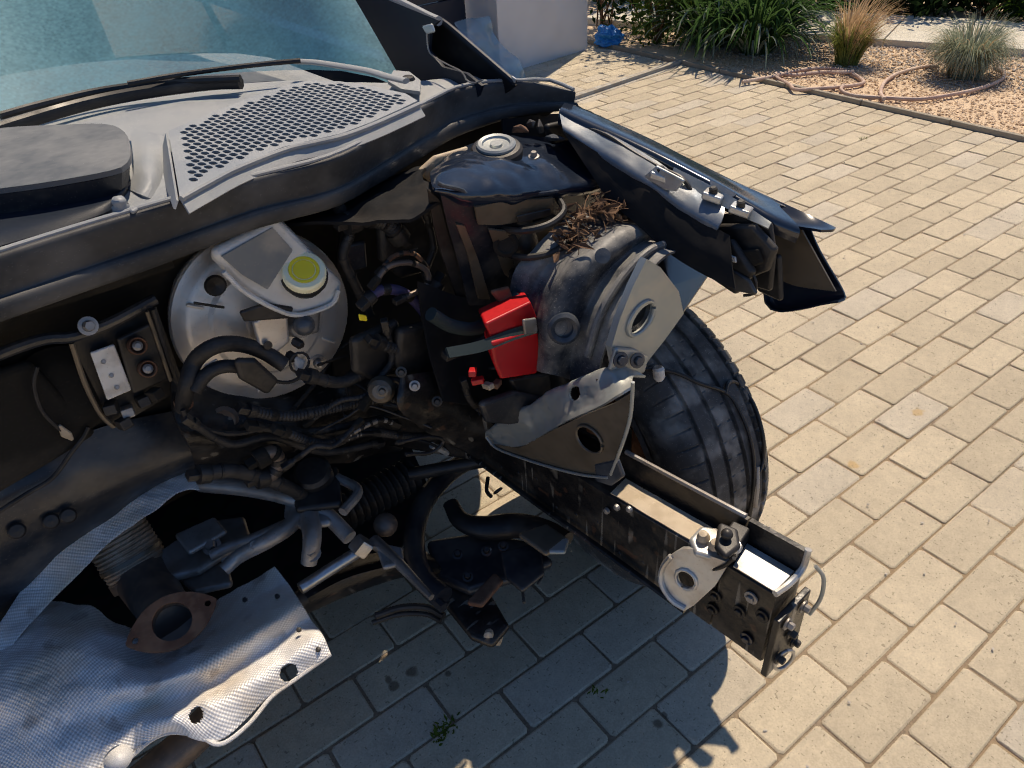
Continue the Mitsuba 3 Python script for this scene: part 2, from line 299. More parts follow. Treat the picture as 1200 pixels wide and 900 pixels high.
# ================================================================ GROUND AND PAVING
obj('ground', tm(V([[-90, -90, -0.02], [90, -90, -0.02], [90, 90, -0.02], [-90, 90, -0.02]]), np.array([[0, 1, 2], [0, 2, 3]])), 'm_sand', smooth=False, label='sandy ground under and around the paving', kind='structure')
UE = 30.7                                                     # the garden edge in grid units
def quad_grid(x0, x1, y0, y1, z): return [(*to_car(x, y), z) for x, y in ((x0, y0), (x1, y0), (x1, y1), (x0, y1))]
def sheet(P): return tm(V(P), np.array([[0, 1, 2], [0, 2, 3]]))
pav = 'paving'
obj('sand_bed', sheet(quad_grid(-40 * W, UE * W, -28 * W, 80 * W, -0.0038)), 'm_sand', pav, False)
tag(pav, 'beige concrete block paving of the driveway with sandy joints', None, None, 'structure')
def paver_mesh(seed, lx, ly):
    r = np.random.default_rng(seed); j = lambda s: r.uniform(-s, s)
    hx, hy, c, d = lx / 2, ly / 2, 0.0032, 0.0022
    def ring(ix, iy, z): 
        o = []
        for sx, sy in ((-1, -1), (1, -1), (1, 1), (-1, 1)):
            for k in range(2):
                # cut corners
                a, b = (0.006, 0.0) if (k == 0) == (sx * sy < 0) else (0.0, 0.006)
                o.append((sx * (hx - ix - a), sy * (hy - iy - b), z))
        return o
    v = V(ring(0, 0, -0.03) + ring(0, 0, -d) + ring(c, c, 0.0)); v[8:] += r.uniform(-0.0009, 0.0009, (16, 3)) * [1, 1, 0.4]
    f = []
    for a in (0, 8):
        for k in range(8): q = (k + 1) % 8; f += [[a + k, a + q, a + 8 + q], [a + k, a + 8 + q, a + 8 + k]]
    f += [[16, 16 + k, 17 + k] for k in range(1, 7)]
    return tm(v, np.array(f))
PV = [paver_mesh(s, 2 * W - 0.0054, W - 0.0054) for s in range(6)]
PD = [mikit.ply(m, 'm_paver', smooth=False) for m in PV]
CAMP = V((0.22695, -0.86308, 1.35149))
spots, cuts = [], []
for v in range(-80, 28):
    for k in range(-22, 17):
        u = 2 * k + (v % 2)
        if u + 2 > UE + 1e-6:
            if u < UE - 0.5: cuts.append((u, v))
            continue
        x, y = to_car((u + 1) * W, -(v + 0.5) * W)
        spots.append((x, y))
def in_view(x, y):                                            # the sector of ground in front of the photographer
    dx, dy = x - CAMP[0], y - CAMP[1]
    return -0.618 * dx + 0.515 * dy > 0.70 * 0.804 * math.hypot(dx, dy)
hidden = lambda x, y: (x < -0.62 and y < 0.0) or (y < 0.15 and x < -1.0) # under the car, never seen
vis = sorted([s for s in spots if in_view(*s) and not hidden(*s)], key=lambda s: (s[0] - CAMP[0])**2 + (s[1] - CAMP[1])**2)
near = set(vis[:300])
rest = []
def place(x, y, i):
    r = np.random.default_rng(int((x + 50) * 1e4) * 7 + int((y + 50) * 1e4))
    return T().translate([x + r.normal(0, 0.0008), y + r.normal(0, 0.0008), r.uniform(-0.0012, 0.0012)]).rotate([0, 0, 1], -85 - 90 + 90 + r.normal(0, 0.35) + 0.0).rotate([1, 0, 0], r.normal(0, 0.18)).rotate([0, 1, 0], r.normal(0, 0.15))
ROT = math.degrees(math.atan2(to_car(1, 0)[1], to_car(1, 0)[0]))
n = 0
for i, (x, y) in enumerate(spots):
    r = np.random.default_rng(i + 11)
    M = T().translate([x + r.normal(0, 0.0008), y + r.normal(0, 0.0008), r.uniform(-0.0012, 0.0012)]).rotate([0, 0, 1], ROT + r.normal(0, 0.3)).rotate([1, 0, 0], r.normal(0, 0.2)).rotate([0, 1, 0], r.normal(0, 0.15))
    if (x, y) in near:
        scene['paving__paver' + (f'_{n:03d}' if n else '')] = {**PD[i % 6], 'to_world': M}; n += 1
    else:
        m = PV[i % 6].copy(); m.apply_transform(np.array(M.matrix)); rest.append(m)
for u, v in cuts:                                             # cut blocks along the garden edge
    m = paver_mesh(u % 5, (UE - u) * W - 0.006, W - 0.0062); x, y = to_car((u + UE) / 2 * W, -(v + 0.5) * W)
    m.apply_transform(np.array(T().translate([x, y, 0]).rotate([0, 0, 1], ROT).matrix)); rest.append(m)
obj('far_pavers', cat(*rest), 'm_paver', pav, False, kind='stuff')

# gate track across the paving, edging stones along the garden
obj('gate_track', cat(obox((-3.05, 0.75, 0.012), (0.022, 2.78, 0.014), r=0.004), obox((-3.05, 0.75, 0.0), (0.05, 2.80, 0.003), r=0.001)), 'm_track', smooth=False,
    label='narrow pale steel sliding gate track crossing the paving towards the shrubs', cat_='gate track')
ed = 'garden_edging'
for i in range(16):
    y = 6.0 - i * 0.5
    c = to_car(UE * W + 0.018, y - 0.25)
    obj('edging_stone', obox((*c, -0.02), (0.247, 0.014, 0.045), (*to_car(0, 1), 0), r=0.004), 'm_edge', ed)
tag(ed, 'flush concrete edging strip between the paving and the garden bed', 'edging')
obj('garden_soil', sheet(quad_grid(UE * W + 0.05, 70, -40, 40, 0.006)), 'm_mulch', smooth=False, label='orange wood mulch bed beyond the paving edge', kind='structure')
# gravel strip and mulch chips: loose pieces nobody could count
def scatter(fn, n, size, seed, zoff=0.01):
    r = np.random.default_rng(seed); base = trimesh.creation.icosahedron()
    vs, fs, at = [], [], 0
    while len(vs) < n:
        p = fn(r)
        if p is None: continue
        s = size * r.uniform(0.5, 1.2) * V([r.uniform(0.7, 1.6), r.uniform(0.5, 1), r.uniform(0.25, 0.6)])
        a = r.uniform(0, 6.28); v = base.vertices * s * r.uniform(0.8, 1.2, (12, 1))
        v = v @ V([[math.cos(a), math.sin(a), 0], [-math.sin(a), math.cos(a), 0], [0, 0, 1]]).T
        v[:, 2] += 0.3 * v[:, 0] * r.normal(0, 1)
        vs.append(v + [p[0], p[1], zoff + r.uniform(0, 0.006)]); fs.append(base.faces + at); at += 12
    return tm(np.vstack(vs), np.vstack(fs))
def gx(p): return SY * p[0] + CY * p[1]
def in_mulch(r):
    x, y = r.uniform(-3.0, 0.4), r.uniform(3.35, 5.2)
    if gx((x, y)) < UE * W + 0.06: return None
    return (x, y)
def in_gravel(r):
    x, y = r.uniform(-3.9, 0.3), r.uniform(3.7, 5.4)
    lim = 3.95 + 0.10 * (x + 2.3) + 0.08 * math.sin(x * 5)
    if y < lim + r.normal(0, 0.06) or gx((x, y)) < UE * W + 0.06: return None
    return (x, y)
obj('mulch_chips', scatter(in_mulch, 11000, 0.008, 3), 'm_chip', smooth=False, label='scattered orange bark and straw chips covering the bed by the hose', kind='stuff', cat_=None)
obj('gravel_stones', scatter(in_gravel, 8000, 0.010, 4), 'm_stone', smooth=False, label='pale grey gravel between the mulch and the slab path', kind='stuff')
gp = 'garden_path'
pa, pb = V([-3.6, 4.22, 0]), V([-1.0, 4.93, 0]); pd = unit(pb - pa); pn = V([-pd[1], pd[0], 0])
for i in range(-2, 8):
    c = pa + pd * (0.46 * i + 0.3) + pn * 0.42
    obj('slab', obox(c + [0, 0, 0.025], (0.226, 0.40, 0.03), pd, r=0.006), 'm_slab', gp)
tag(gp, 'pale concrete slab path crossing the garden behind the grasses', None, None, 'structure')

# weeds in the joints, loose grit on the blocks
for i, (q, n_b) in enumerate((((-0.463,-0.519,0.000), 40), ((-0.463,-0.494,0.000), 22), ((-0.317,-0.248,0.000), 10), ((-1.439,2.893,0.000), 14))):
    r = np.random.default_rng(200 + i); ms = []
    for _ in range(n_b):
        a = r.uniform(0, 6.28); c = V(q) + [r.normal(0, 0.008), r.normal(0, 0.008), -0.002]; d_ = V([math.cos(a) * 0.012, math.sin(a) * 0.012, r.uniform(0.004, 0.012)]); w_ = V([-math.sin(a), math.cos(a), 0]) * 0.002
        ms.append(tm(V([c - w_ * 0.3, c + d_ * 0.6 - w_, c + d_, c + d_ * 0.6 + w_]), np.array([[0, 1, 2], [0, 2, 3]])))
    obj('joint_weed', cat(*ms), 'm_shrub', smooth=False, label=['small green weed in a shaded paving joint, larger of two', 'smaller green weed sprouting just beside the larger one', 'tiny weed in the paving joint under the chassis rail', 'tiny weed in the sunlit paving near the garden edge'][i], cat_='weed', group='weeds in the paving joints')
def on_paving(r):
    x, y = r.uniform(-3.6, 0.9), r.uniform(-1.2, 3.2)
    return (x, y) if gx((x, y)) < UE * W - 0.05 and not hidden(x, y) else None
obj('loose_grit', scatter(on_paving, 900, 0.0028, 8, 0.0012), 'm_stone', smooth=False, label='fine loose grit and crumbs scattered over the paving', kind='stuff')

# pillar and gate
obj('gate_pillar', obox((-4.02, 3.03, 1.2), (0.18, 0.425, 1.22), r=0.006), 'm_wall', label='white rendered square pillar standing at the paving edge', cat_='pillar')
gt = 'dark_gate'
for i in range(9):
    obj('board', obox((-4.14, 1.55, 0.13 + 0.22 * i), (0.02, 1.02, 0.107), r=0.004), 'm_gate', gt)
for y in (0.6, 2.45): obj('post', obox((-4.19, y, 1.0), (0.03, 0.03, 1.0)), 'm_gate', gt)
tag(gt, 'dark blue board gate beside the white pillar', 'gate')

# ================================================================ THE CAR
CAR = 'wrecked_car'
tag(CAR, 'dark blue car with its bonnet, bumper and engine removed, front end stripped bare', 'car')
def P(name, mesh, m, smooth=35, label=None, sub=None, kind=None):
    return obj(name, mesh, m, CAR if sub is None else sub, smooth, label, kind=kind)

# ---- windscreen, dashboard, pillar
ws0 = [(-0.86, -1.62, 0.955), (-1.22, -1.25, 0.985)] + [(-1.432,-0.636,0.985),(-1.438,-0.454,0.985),(-1.363,-0.279,0.985),(-1.235,-0.140,0.985),(-1.110,-0.080,0.985)] + [(-1.045, -0.016, 0.95)]
wsl = [V(p) for p in ws0]
ws1 = [p + V([-0.62, -0.03 + 0.02 * i, 0.40]) for i, p in enumerate(wsl)]
ws1[-1] = wsl[-1] + V([-0.62, 0.045, 0.40])
ws_mid = [mid(a, b) + V([0.03, 0, 0.03]) for a, b in zip(wsl, ws1)]
P('windscreen', loft([wsl, ws_mid, ws1], 30, 12, 0.0001), 'm_glass', True, 'dusty windscreen with the teal reflection painted in')
del scene[CAR + '__windscreen']
G = [cr(r, 30) for r in (wsl, ws_mid, ws1)]
Gs = np.stack([cr([r[j] for r in G], 12) for j in range(30)], 1)
P('windscreen', tm(Gs.reshape(-1, 3), grid_faces(12, 30)[:, ::-1]), 'm_glass', True, 'dusty windscreen with the teal reflection painted in')
P('dashboard', loft([[p + V([-0.05, 0, -0.05]) for p in wsl], [p + V([-0.32, 0, -0.03]) for p in wsl], [p + V([-0.50, 0, -0.06]) for p in wsl], [p + V([-0.54, 0, -0.35]) for p in wsl]], 24, 14, 0.004), 'm_cowl', True)
P('cabin_roof', loft([[p for p in ws1], [p + V([-0.5, 0, 0.08]) for p in ws1], [p + V([-1.8, 0, 0.06]) for p in ws1]], 20, 8, 0.02), 'm_paint')
P('seat', cat(obox((-2.35, -0.42, 0.75), (0.10, 0.25, 0.35), (1, 0, 0.25), r=0.05), obox((-2.1, -0.42, 0.42), (0.26, 0.25, 0.08), r=0.05)), 'm_shadowed')
P('seat', cat(obox((-2.35, -1.15, 0.75), (0.10, 0.25, 0.35), (1, 0, 0.25), r=0.05), obox((-2.1, -1.15, 0.42), (0.26, 0.25, 0.08), r=0.05)), 'm_shadowed')
P('floor_pan', loft([[(-1.10, -1.6, 0.24), (-1.10, -0.8, 0.30), (-1.10, 0.08, 0.24)], [(-4.0, -1.6, 0.24), (-4.0, -0.8, 0.30), (-4.0, 0.08, 0.24)]], 16, 4, 0.006), 'm_black')
P('front_door', loft([[(-1.16, 0.14, 0.93), (-2.3, 0.15, 0.97)], [(-1.16, 0.19, 0.72), (-2.3, 0.20, 0.74)], [(-1.16, 0.17, 0.30), (-2.3, 0.18, 0.30)]], 12, 14, 0.03), 'm_paint')
P('rear_body_side', loft([[(-2.32, 0.14, 0.97), (-4.1, 0.05, 1.0)], [(-2.32, 0.19, 0.72), (-4.1, 0.10, 0.74)], [(-2.32, 0.17, 0.30), (-4.1, 0.07, 0.34)]], 12, 12, 0.03), 'm_paint')
P('rear_body_side', loft([[(-1.1, -1.70, 0.95), (-4.1, -1.62, 1.0)], [(-1.1, -1.76, 0.72), (-4.1, -1.68, 0.74)], [(-1.1, -1.74, 0.30), (-4.1, -1.64, 0.34)]], 12, 12, 0.03), 'm_paint')

# left A-pillar, corner panel and mirror triangle
ap = plate([(-1.325,0.045,1.077),(-1.274,0.045,1.043),(-1.226,0.045,0.999),(-1.179,0.045,0.952),(-1.139,0.045,0.914),(-1.080,0.045,0.881),(-0.908,0.045,0.941),(-0.890,0.045,0.971),(-0.932,0.045,0.986),(-1.004,0.045,0.987),(-1.043,0.045,1.010),(-1.030,0.045,1.051),(-1.000,0.045,1.069),(-1.173,0.045,1.091)], th=0.007)
P('pillar_panel', ap, 'm_dark_panel', 30, 'dark blue pillar panel beside the windscreen')
P('mirror_triangle', plate([(-1.103,0.090,1.066),(-1.050,0.090,1.056),(-0.953,0.090,1.013),(-0.849,0.090,0.968),(-0.913,0.090,0.926),(-1.077,0.090,0.900),(-1.168,0.090,0.951),(-1.143,0.090,1.036)], th=0.006), 'm_shadowed', 30, 'black triangular corner panel where the door mirror was')
P('window_trim', tube([(-1.280,0.085,1.094),(-1.180,0.085,1.078),(-1.097,0.085,1.062),(-1.044,0.085,1.054),(-0.947,0.085,1.015),(-0.848,0.085,0.974)], 0.006, 8), 'm_dark_panel')
P('window_trim', tube([(-1.246,0.070,1.093),(-1.153,0.070,1.079),(-1.071,0.070,1.064),(-1.040,0.070,1.059)], 0.010, 8, flat=((1, 0, 0.4), 0.5)), 'm_cowl')
P('trim_edge', tube([(-1.020,0.025,1.047),(-1.020,0.025,1.020),(-1.006,0.025,1.009),(-0.966,0.025,1.001),(-0.924,0.025,0.994),(-0.911,0.025,0.981),(-0.889,0.025,0.980),(-0.864,0.025,0.989)], 0.0016, 6), 'm_alu')
P('trim_clip', hull([(-1.033,0.030,1.056),(-1.008,0.030,1.062),(-1.004,0.030,1.053),(-1.024,0.030,1.048)], 0.003), 'm_zinc')
P('trim_clip', hull([(-0.842,0.075,0.987),(-0.833,0.075,0.984),(-0.836,0.075,0.979)], 0.002), 'm_zinc')

# ---- cowl
seal_top = [(-0.760, -1.60, 0.955), (-0.775, -1.25, 0.968)] + [(-0.785,-0.916,0.975),(-0.800,-0.785,0.975),(-0.797,-0.721,0.975),(-0.800,-0.658,0.975),(-0.792,-0.580,0.975),(-0.788,-0.488,0.975),(-0.777,-0.421,0.975),(-0.769,-0.331,0.975),(-0.804,-0.248,0.975),(-0.850,-0.149,0.975),(-0.883,-0.066,0.975)] + [(-0.920,0.017,0.968),(-0.906,0.062,0.968),(-0.868,0.097,0.968),(-0.852,0.169,0.958),(-0.782,0.173,0.950)]
st_ = [V(p) for p in seal_top]
cow_a = [p + V([-0.012, 0, -0.012]) for p in st_[:-2]]
cow_b = cr(cow_a, 12) + V([-0.10, 0, 0.008])
cow_c = cr(wsl, 12) + V([0.02, 0, -0.02])
cow_d = cr(wsl, 12) + V([-0.05, 0, -0.045])
P('cowl_panel', loft([cow_a, cow_b, cow_c, cow_d], 50, 20, 0.003), 'm_cowl', 40, 'faded grey plastic cowl panel below the windscreen')
# vent grille: a raised box with a perforated lid
go = V([(-0.996,-0.492,0.992),(-1.025,-0.411,0.992),(-1.051,-0.322,0.992),(-1.063,-0.251,0.992),(-1.060,-0.210,0.992),(-1.015,-0.176,0.992),(-0.946,-0.150,0.992),(-0.876,-0.134,0.992),(-0.832,-0.142,0.992),(-0.820,-0.184,0.992),(-0.803,-0.251,0.992),(-0.795,-0.311,0.992),(-0.803,-0.356,0.992),(-0.810,-0.399,0.992),(-0.794,-0.481,0.992),(-0.770,-0.537,0.992),(-0.750,-0.579,0.992)])
go[:8, 2] += 0.012
vg = P('vent_grille', plate(go, th=0.004), 'm_cowl', 30)
del scene[vg]
c_, a_, b_, n_ = basis(go)
inner2 = Polygon(np.stack([(go - c_) @ a_, (go - c_) @ b_], 1)).buffer(-0.009)
along = V([0, 1, 0.0]); across = V([1, 0.10, 0])
A2 = V([along @ a_, along @ b_]); B2 = V([across @ a_, across @ b_]); A2 /= np.linalg.norm(A2); B2 /= np.linalg.norm(B2)
holes = []
for i in range(-36, 37):
    for j in range(-20, 21):
        q = A2 * (i * 0.0118) + B2 * ((j + 0.5 * (i % 2)) * 0.0172)
        o = [q + A2 * x * 0.0046 + B2 * y * 0.0074 for x, y in ((-1, -0.5), (-0.5, -1), (0.5, -1), (1, -0.5), (1, 0.5), (0.5, 1), (-0.5, 1), (-1, 0.5))]
        h = Polygon(o)
        if inner2.contains(h): holes.append(h)
lid = Polygon(np.stack([(go - c_) @ a_, (go - c_) @ b_], 1)).difference(unary_union(holes))
m = trimesh.creation.extrude_polygon(lid, 0.005, engine='earcut'); v = m.vertices
vg = P('vent_grille', tm(c_ + v[:, :1] * a_ + v[:, 1:2] * b_ + (v[:, 2:] - 0.0025) * n_, m.faces), 'm_cowl', 30, 'perforated grey air intake grille')
gb = (go - go.mean(0)) * 0.96 + go.mean(0) - V([0, 0, 0.012])
obj('cavity_backing', plate(gb, th=0.002), 'm_black', vg)  # black plate stands in for the unlit cavity below the holes
wall = [V(p) for p in (go[0], go[-1])]
obj('side_wall', loft([[wall[0] - V([0, 0.004, 0.002]), wall[1] - V([0, 0.004, 0.002])], [wall[0] - V([0, 0.03, 0.045]), wall[1] - V([-0.004, 0.012, 0.010])]], 6, 4, 0.003), 'm_cowl', vg)
obj('front_slope', loft([[p - V([0, 0, 0.001]) for p in go[8:]], [p + V([0.016, 0, -0.017]) for p in go[8:]]], 24, 4, 0.003), 'm_cowl', vg)
obj('front_lip', tube([p + V([0.004, 0, 0.0]) for p in go[8:]], 0.004, 8), 'm_cowl', vg)
# rain tray lid at the left, with a dark sheet for the shaded trough in front
tr = V([(-1.032,-0.886,1.015),(-1.195,-0.749,1.015),(-1.184,-0.680,1.015),(-1.122,-0.610,1.015),(-1.063,-0.559,1.015),(-0.995,-0.554,1.015),(-0.909,-0.576,1.015),(-0.856,-0.600,1.015),(-0.845,-0.626,1.015),(-0.867,-0.693,1.015),(-0.895,-0.747,1.015),(-0.923,-0.799,1.015),(-0.922,-0.898,1.015)])
tl = P('rain_tray', plate(tr, th=0.007, n=(0, 0, 1), smooth=70), 'm_tray', 30, 'rounded dusty grey rain tray lid')
skirt = [tr[k] for k in range(4, 12)]
obj('skirt', loft([[p + V([-0.004, -0.004, -0.004]) for p in skirt], [p + V([-0.03, -0.02, -0.07]) for p in skirt]], 24, 5, 0.004), 'm_paint_in', tl)
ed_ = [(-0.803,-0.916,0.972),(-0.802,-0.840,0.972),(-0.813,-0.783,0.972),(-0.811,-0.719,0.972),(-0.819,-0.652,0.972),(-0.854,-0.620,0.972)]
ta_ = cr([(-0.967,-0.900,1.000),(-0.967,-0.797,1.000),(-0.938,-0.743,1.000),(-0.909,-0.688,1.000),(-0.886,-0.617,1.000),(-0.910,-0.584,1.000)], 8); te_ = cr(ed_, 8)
obj('trough', loft([[V(p) + V([-0.03, 0, -0.004]) for p in ta_], [mid(a, b, 0.25) + V([0, 0, -0.010]) for a, b in zip(ta_, te_)], [mid(a, b, 0.8) + V([0, 0, 0.006]) for a, b in zip(ta_, te_)], [p + V([-0.004, 0, 0.004]) for p in te_]], 30, 14, 0.003), 'm_dark_panel', tl, label='trough in front of the lid, its shade put into the dark blue colour')  # dark sheet coloured like the shade below the lid
P('cowl_step', loft([[(-1.117,-0.513,0.990),(-1.027,-0.495,0.990),(-1.022,-0.484,0.975)], [(-0.923,-0.577,0.985),(-0.885,-0.567,0.985),(-0.917,-0.540,0.960)], [(-0.895,-0.601,0.972),(-0.841,-0.595,0.972),(-0.847,-0.577,0.955)]], 10, 10, 0.004), 'm_cowl')
P('cap_nut', lathe([(0.0, 0.011), (0.007, 0.010), (0.009, 0.006), (0.008, 0.0), (0.011, -0.002), (0.011, -0.02)], (-0.809,-0.637,0.985), (0.2, 0, 1), 18), 'm_cowl', True)
P('cap_nut', hull([(-0.810,-0.627,0.978),(-0.797,-0.623,0.978),(-0.792,-0.629,0.978)], 0.003), 'm_cowl')
# bulkhead weather strip: bright rounded top edge, dark face, lower bulb
face = [V(p) for p in st_]
bot_px = [(-0.770,-0.951,0.907),(-0.785,-0.819,0.902),(-0.790,-0.718,0.901),(-0.795,-0.604,0.899),(-0.782,-0.481,0.908),(-0.785,-0.338,0.897),(-0.840,-0.192,0.895),(-0.900,-0.056,0.886),(-0.905,0.048,0.899),(-0.870,0.094,0.907),(-0.845,0.160,0.904),(-0.785,0.176,0.918)]
sb = [(-0.750, -1.60, 0.865), (-0.762, -1.25, 0.875)] + bot_px
sb = [V(p) for p in sb]
st2 = cr(st_, 16); sb2 = cr(sb, 16)
rows = [cr(cow_a + [p + V([-0.008, 0, -0.012]) for p in st_[-2:]], 16), st2, [mid(a, b, 0.10) + V([0.003, 0, 0]) for a, b in zip(st2, sb2)], [mid(a, b, 0.35) + V([0.002, 0, 0]) for a, b in zip(st2, sb2)], [mid(a, b, 0.64) + V([0.0, 0, 0]) for a, b in zip(st2, sb2)],
        [mid(a, b, 0.70) + V([0.008, 0, 0.002]) for a, b in zip(st2, sb2)], [mid(a, b, 0.86) + V([0.009, 0, 0]) for a, b in zip(st2, sb2)], sb2, [p + V([-0.05, 0, -0.004]) for p in sb2]]
P('bulkhead_strip', loft(rows, 70, 48, 0.004, 0.0010, 22), 'm_seal', 60, 'long charcoal weather strip across the bulkhead with scuffed face')
P('strip_lip', tube([p + V([-0.002, 0, 0.003]) for p in cr(st_, 30)], 0.0035, 8, seg=60), 'm_cowl')
# wipers
wa = P('wiper_arm', tube([(-0.921,-0.100,1.005),(-0.971,-0.103,1.005),(-1.039,-0.103,1.005),(-1.120,-0.117,1.005),(-1.182,-0.131,1.005),(-1.222,-0.151,1.005)], 0.008, 10, flat=((0, 0, 1), 0.6)), 'm_cowl')
obj('arm_spring', tube([(-1.189,-0.155,1.012),(-1.234,-0.225,1.012),(-1.269,-0.295,1.012),(-1.296,-0.366,1.012),(-1.311,-0.440,1.012)], 0.005, 8), 'm_black', wa)
obj('blade', tube([(-1.224,-0.267,0.990),(-1.272,-0.317,0.990),(-1.320,-0.429,0.990),(-1.328,-0.533,0.990),(-1.294,-0.666,0.990),(-1.255,-0.749,0.990)], 0.012, 8, flat=((1, 0, 0), 0.7)), 'm_black', wa)
obj('blade_spoiler', tube([(-1.213,-0.270,1.000),(-1.305,-0.366,1.000),(-1.357,-0.475,1.000),(-1.356,-0.578,1.000),(-1.341,-0.651,1.000)], 0.007, 8), 'm_black', wa)
obj('pivot_cap', lathe([(0, 0.012), (0.010, 0.011), (0.013, 0.006), (0.013, -0.02)], (-0.974,-0.060,0.985), (0.1, 0, 1), 20), 'm_black', wa)
obj('pivot_plate', plate([(-1.031,-0.052,0.988),(-1.006,-0.034,0.988),(-0.955,-0.046,0.988),(-0.911,-0.080,0.988),(-0.943,-0.098,0.988),(-0.991,-0.093,0.988)], th=0.006, n=(0.1, 0, 1)), 'm_cowl', wa)
P('wiper_arm', tube([(-1.03, -1.25, 1.01), (-1.13, -0.9, 1.02), (-1.20, -0.72, 1.01)], 0.009, 8), 'm_black')

# ---- bulkhead behind the bay
fw = [[p + V([-0.05, 0, -0.01]) for p in sb2], [V([-0.955 - 0.02 * (i % 2), p[1], 0.80]) for i, p in enumerate(sb2)], [V([-0.965, p[1], 0.62]) for p in sb2], [V([-1.0, p[1], 0.45]) for p in sb2], [V([-1.12, p[1], 0.26]) for p in sb2]]
P('bulkhead', loft(fw, 60, 40, 0.006, 0.010, 9), 'm_felt', 60)
P('bulkhead_flange', tube([(-0.885,-0.917,0.808),(-0.885,-0.833,0.814),(-0.885,-0.780,0.812),(-0.885,-0.744,0.800),(-0.885,-0.691,0.799),(-0.885,-0.621,0.809)], 0.0085, 10), 'm_paint_in')
P('bulkhead_flange', tube([(-0.900,-0.893,0.856),(-0.900,-0.810,0.861),(-0.900,-0.747,0.855),(-0.900,-0.667,0.851),(-0.900,-0.578,0.850)], 0.011, 10), 'm_felt')
P('flange_bolt', bolt((-0.872,-0.722,0.813), (1, 0.1, 0.4), 0.008, 0.012), 'm_alu')
P('insulation_pad', lathe([(0, 0.016), (0.035, 0.016), (0.05, 0.012), (0.062, 0.004), (0.07, 0.0)], (-0.935,-0.780,0.696), (1, -0.1, 0.3), 32), 'm_felt', True)
P('insulation_pad', hull([(-0.925,-0.908,0.768),(-0.925,-0.813,0.760),(-0.925,-0.837,0.665),(-0.925,-0.836,0.613),(-0.925,-0.985,0.592),(-0.925,-0.781,0.623)], 0.012), 'm_felt', True)
P('pad_clip', hull([(-0.900,-0.810,0.664),(-0.900,-0.803,0.646),(-0.900,-0.804,0.636),(-0.900,-0.812,0.648)], 0.003), 'm_bare')
# electrical connectors on the bulkhead
tray = P('connector_tray', plate([(-0.900,-0.748,0.787),(-0.900,-0.622,0.792),(-0.900,-0.626,0.641),(-0.900,-0.746,0.625)], th=0.01), 'm_black')
obj('white_connector', hull(np.vstack([[(-0.875,-0.731,0.769),(-0.875,-0.703,0.768),(-0.875,-0.706,0.691),(-0.875,-0.737,0.691)], [(-0.895,-0.728,0.758),(-0.895,-0.704,0.679)]]), 0.003), 'm_white', tray, label='dirty white connector block')
for q in ((-0.872,-0.723,0.752), (-0.872,-0.721,0.726), (-0.872,-0.721,0.704)):
    obj('contact', lathe([(0, 0.003), (0.003, 0.003), (0.004, 0.0)], q, (1, 0.05, 0.4), 8), 'm_alu', tray)
obj('connector_housing', hull(np.vstack([[(-0.872,-0.691,0.775),(-0.872,-0.642,0.779),(-0.872,-0.645,0.686),(-0.872,-0.700,0.686)], [(-0.900,-0.687,0.761),(-0.900,-0.640,0.669)]]), 0.004), 'm_black', tray)
for q in ((-0.862,-0.675,0.761), (-0.862,-0.674,0.719)):
    s_ = obj('socket', lathe([(0.010, 0.0), (0.0135, 0.0), (0.0135, 0.012), (0.0105, 0.012), (0.0105, 0.004), (0.0, 0.004)], q, (1, 0.0, 0.45), 18), 'm_rust', tray, True, label='dull red round socket')
    scene[numbered(tray + '__socket_pin')] = mikit.ply(lathe([(0.0075, 0.0), (0.0075, 0.010), (0.004, 0.0125), (0.0, 0.0125)], V(q), (1, 0, 0.45), 12), 'm_alu', smooth=30)
obj('tray_edge', tube([(-0.885,-0.749,0.791),(-0.885,-0.756,0.722),(-0.885,-0.755,0.665),(-0.885,-0.746,0.634)], 0.004, 8), 'm_tan', tray)
obj('tray_edge', tube([(-0.870,-0.634,0.803),(-0.870,-0.638,0.747),(-0.870,-0.640,0.684),(-0.870,-0.635,0.656)], 0.005, 8), 'm_black', tray)
obj('tray_edge', tube([(-0.865,-0.643,0.805),(-0.865,-0.645,0.746),(-0.865,-0.648,0.681)], 0.003, 8), 'm_tan', tray)
for q in range(5):
    obj('plug', obox(V([(-0.880,-0.739,0.670), (-0.880,-0.720,0.652), (-0.880,-0.694,0.658), (-0.870,-0.733,0.642), (-0.870,-0.676,0.667)][q]), (0.012, 0.009, 0.008), (1, 0.2 * q - 0.4, 0.3), r=0.002), ['m_black', 'm_alu', 'm_black', 'm_black', 'm_felt'][q], tray)

# ---- brake booster, master cylinder, reservoir
bc, bax = V((-0.885,-0.469,0.708)), unit((1, -0.14, 0.16))
BB = P('brake_booster', lathe([(0.10, -0.10), (0.128, -0.085), (0.142, -0.05), (0.147, -0.02), (0.149, -0.012), (0.149, -0.004), (0.146, 0.0), (0.135, 0.004), (0.128, 0.010), (0.118, 0.014), (0.095, 0.018), (0.088, 0.024), (0.070, 0.027), (0.05, 0.030), (0.0, 0.031)], bc, bax, 64), 'm_booster', 30, 'round silver brake servo')
ba = unit(np.cross((0, 0, 1), bax)); bu = np.cross(bax, ba)
on = lambda x, y, h=0.02: bc + ba * x + bu * y + bax * h
obj('plug', lathe([(0.014, 0.0), (0.017, 0.004), (0.014, 0.008), (0.009, 0.006), (0.0, 0.003)], (-0.868,-0.536,0.804), bax, 20), 'm_black', BB)
obj('slot', hull([(-0.862,-0.575,0.791),(-0.862,-0.536,0.766)], 0.0022), 'm_black', BB)
for th in (0.35, 1.2, 2.6, 3.5, 4.3, 5.6):
    p = on(0.105 * math.cos(th), 0.105 * math.sin(th), 0.016)
    obj('rib', hull([p, p + (ba * math.cos(th) + bu * math.sin(th)) * 0.022], 0.003), 'm_booster', BB)
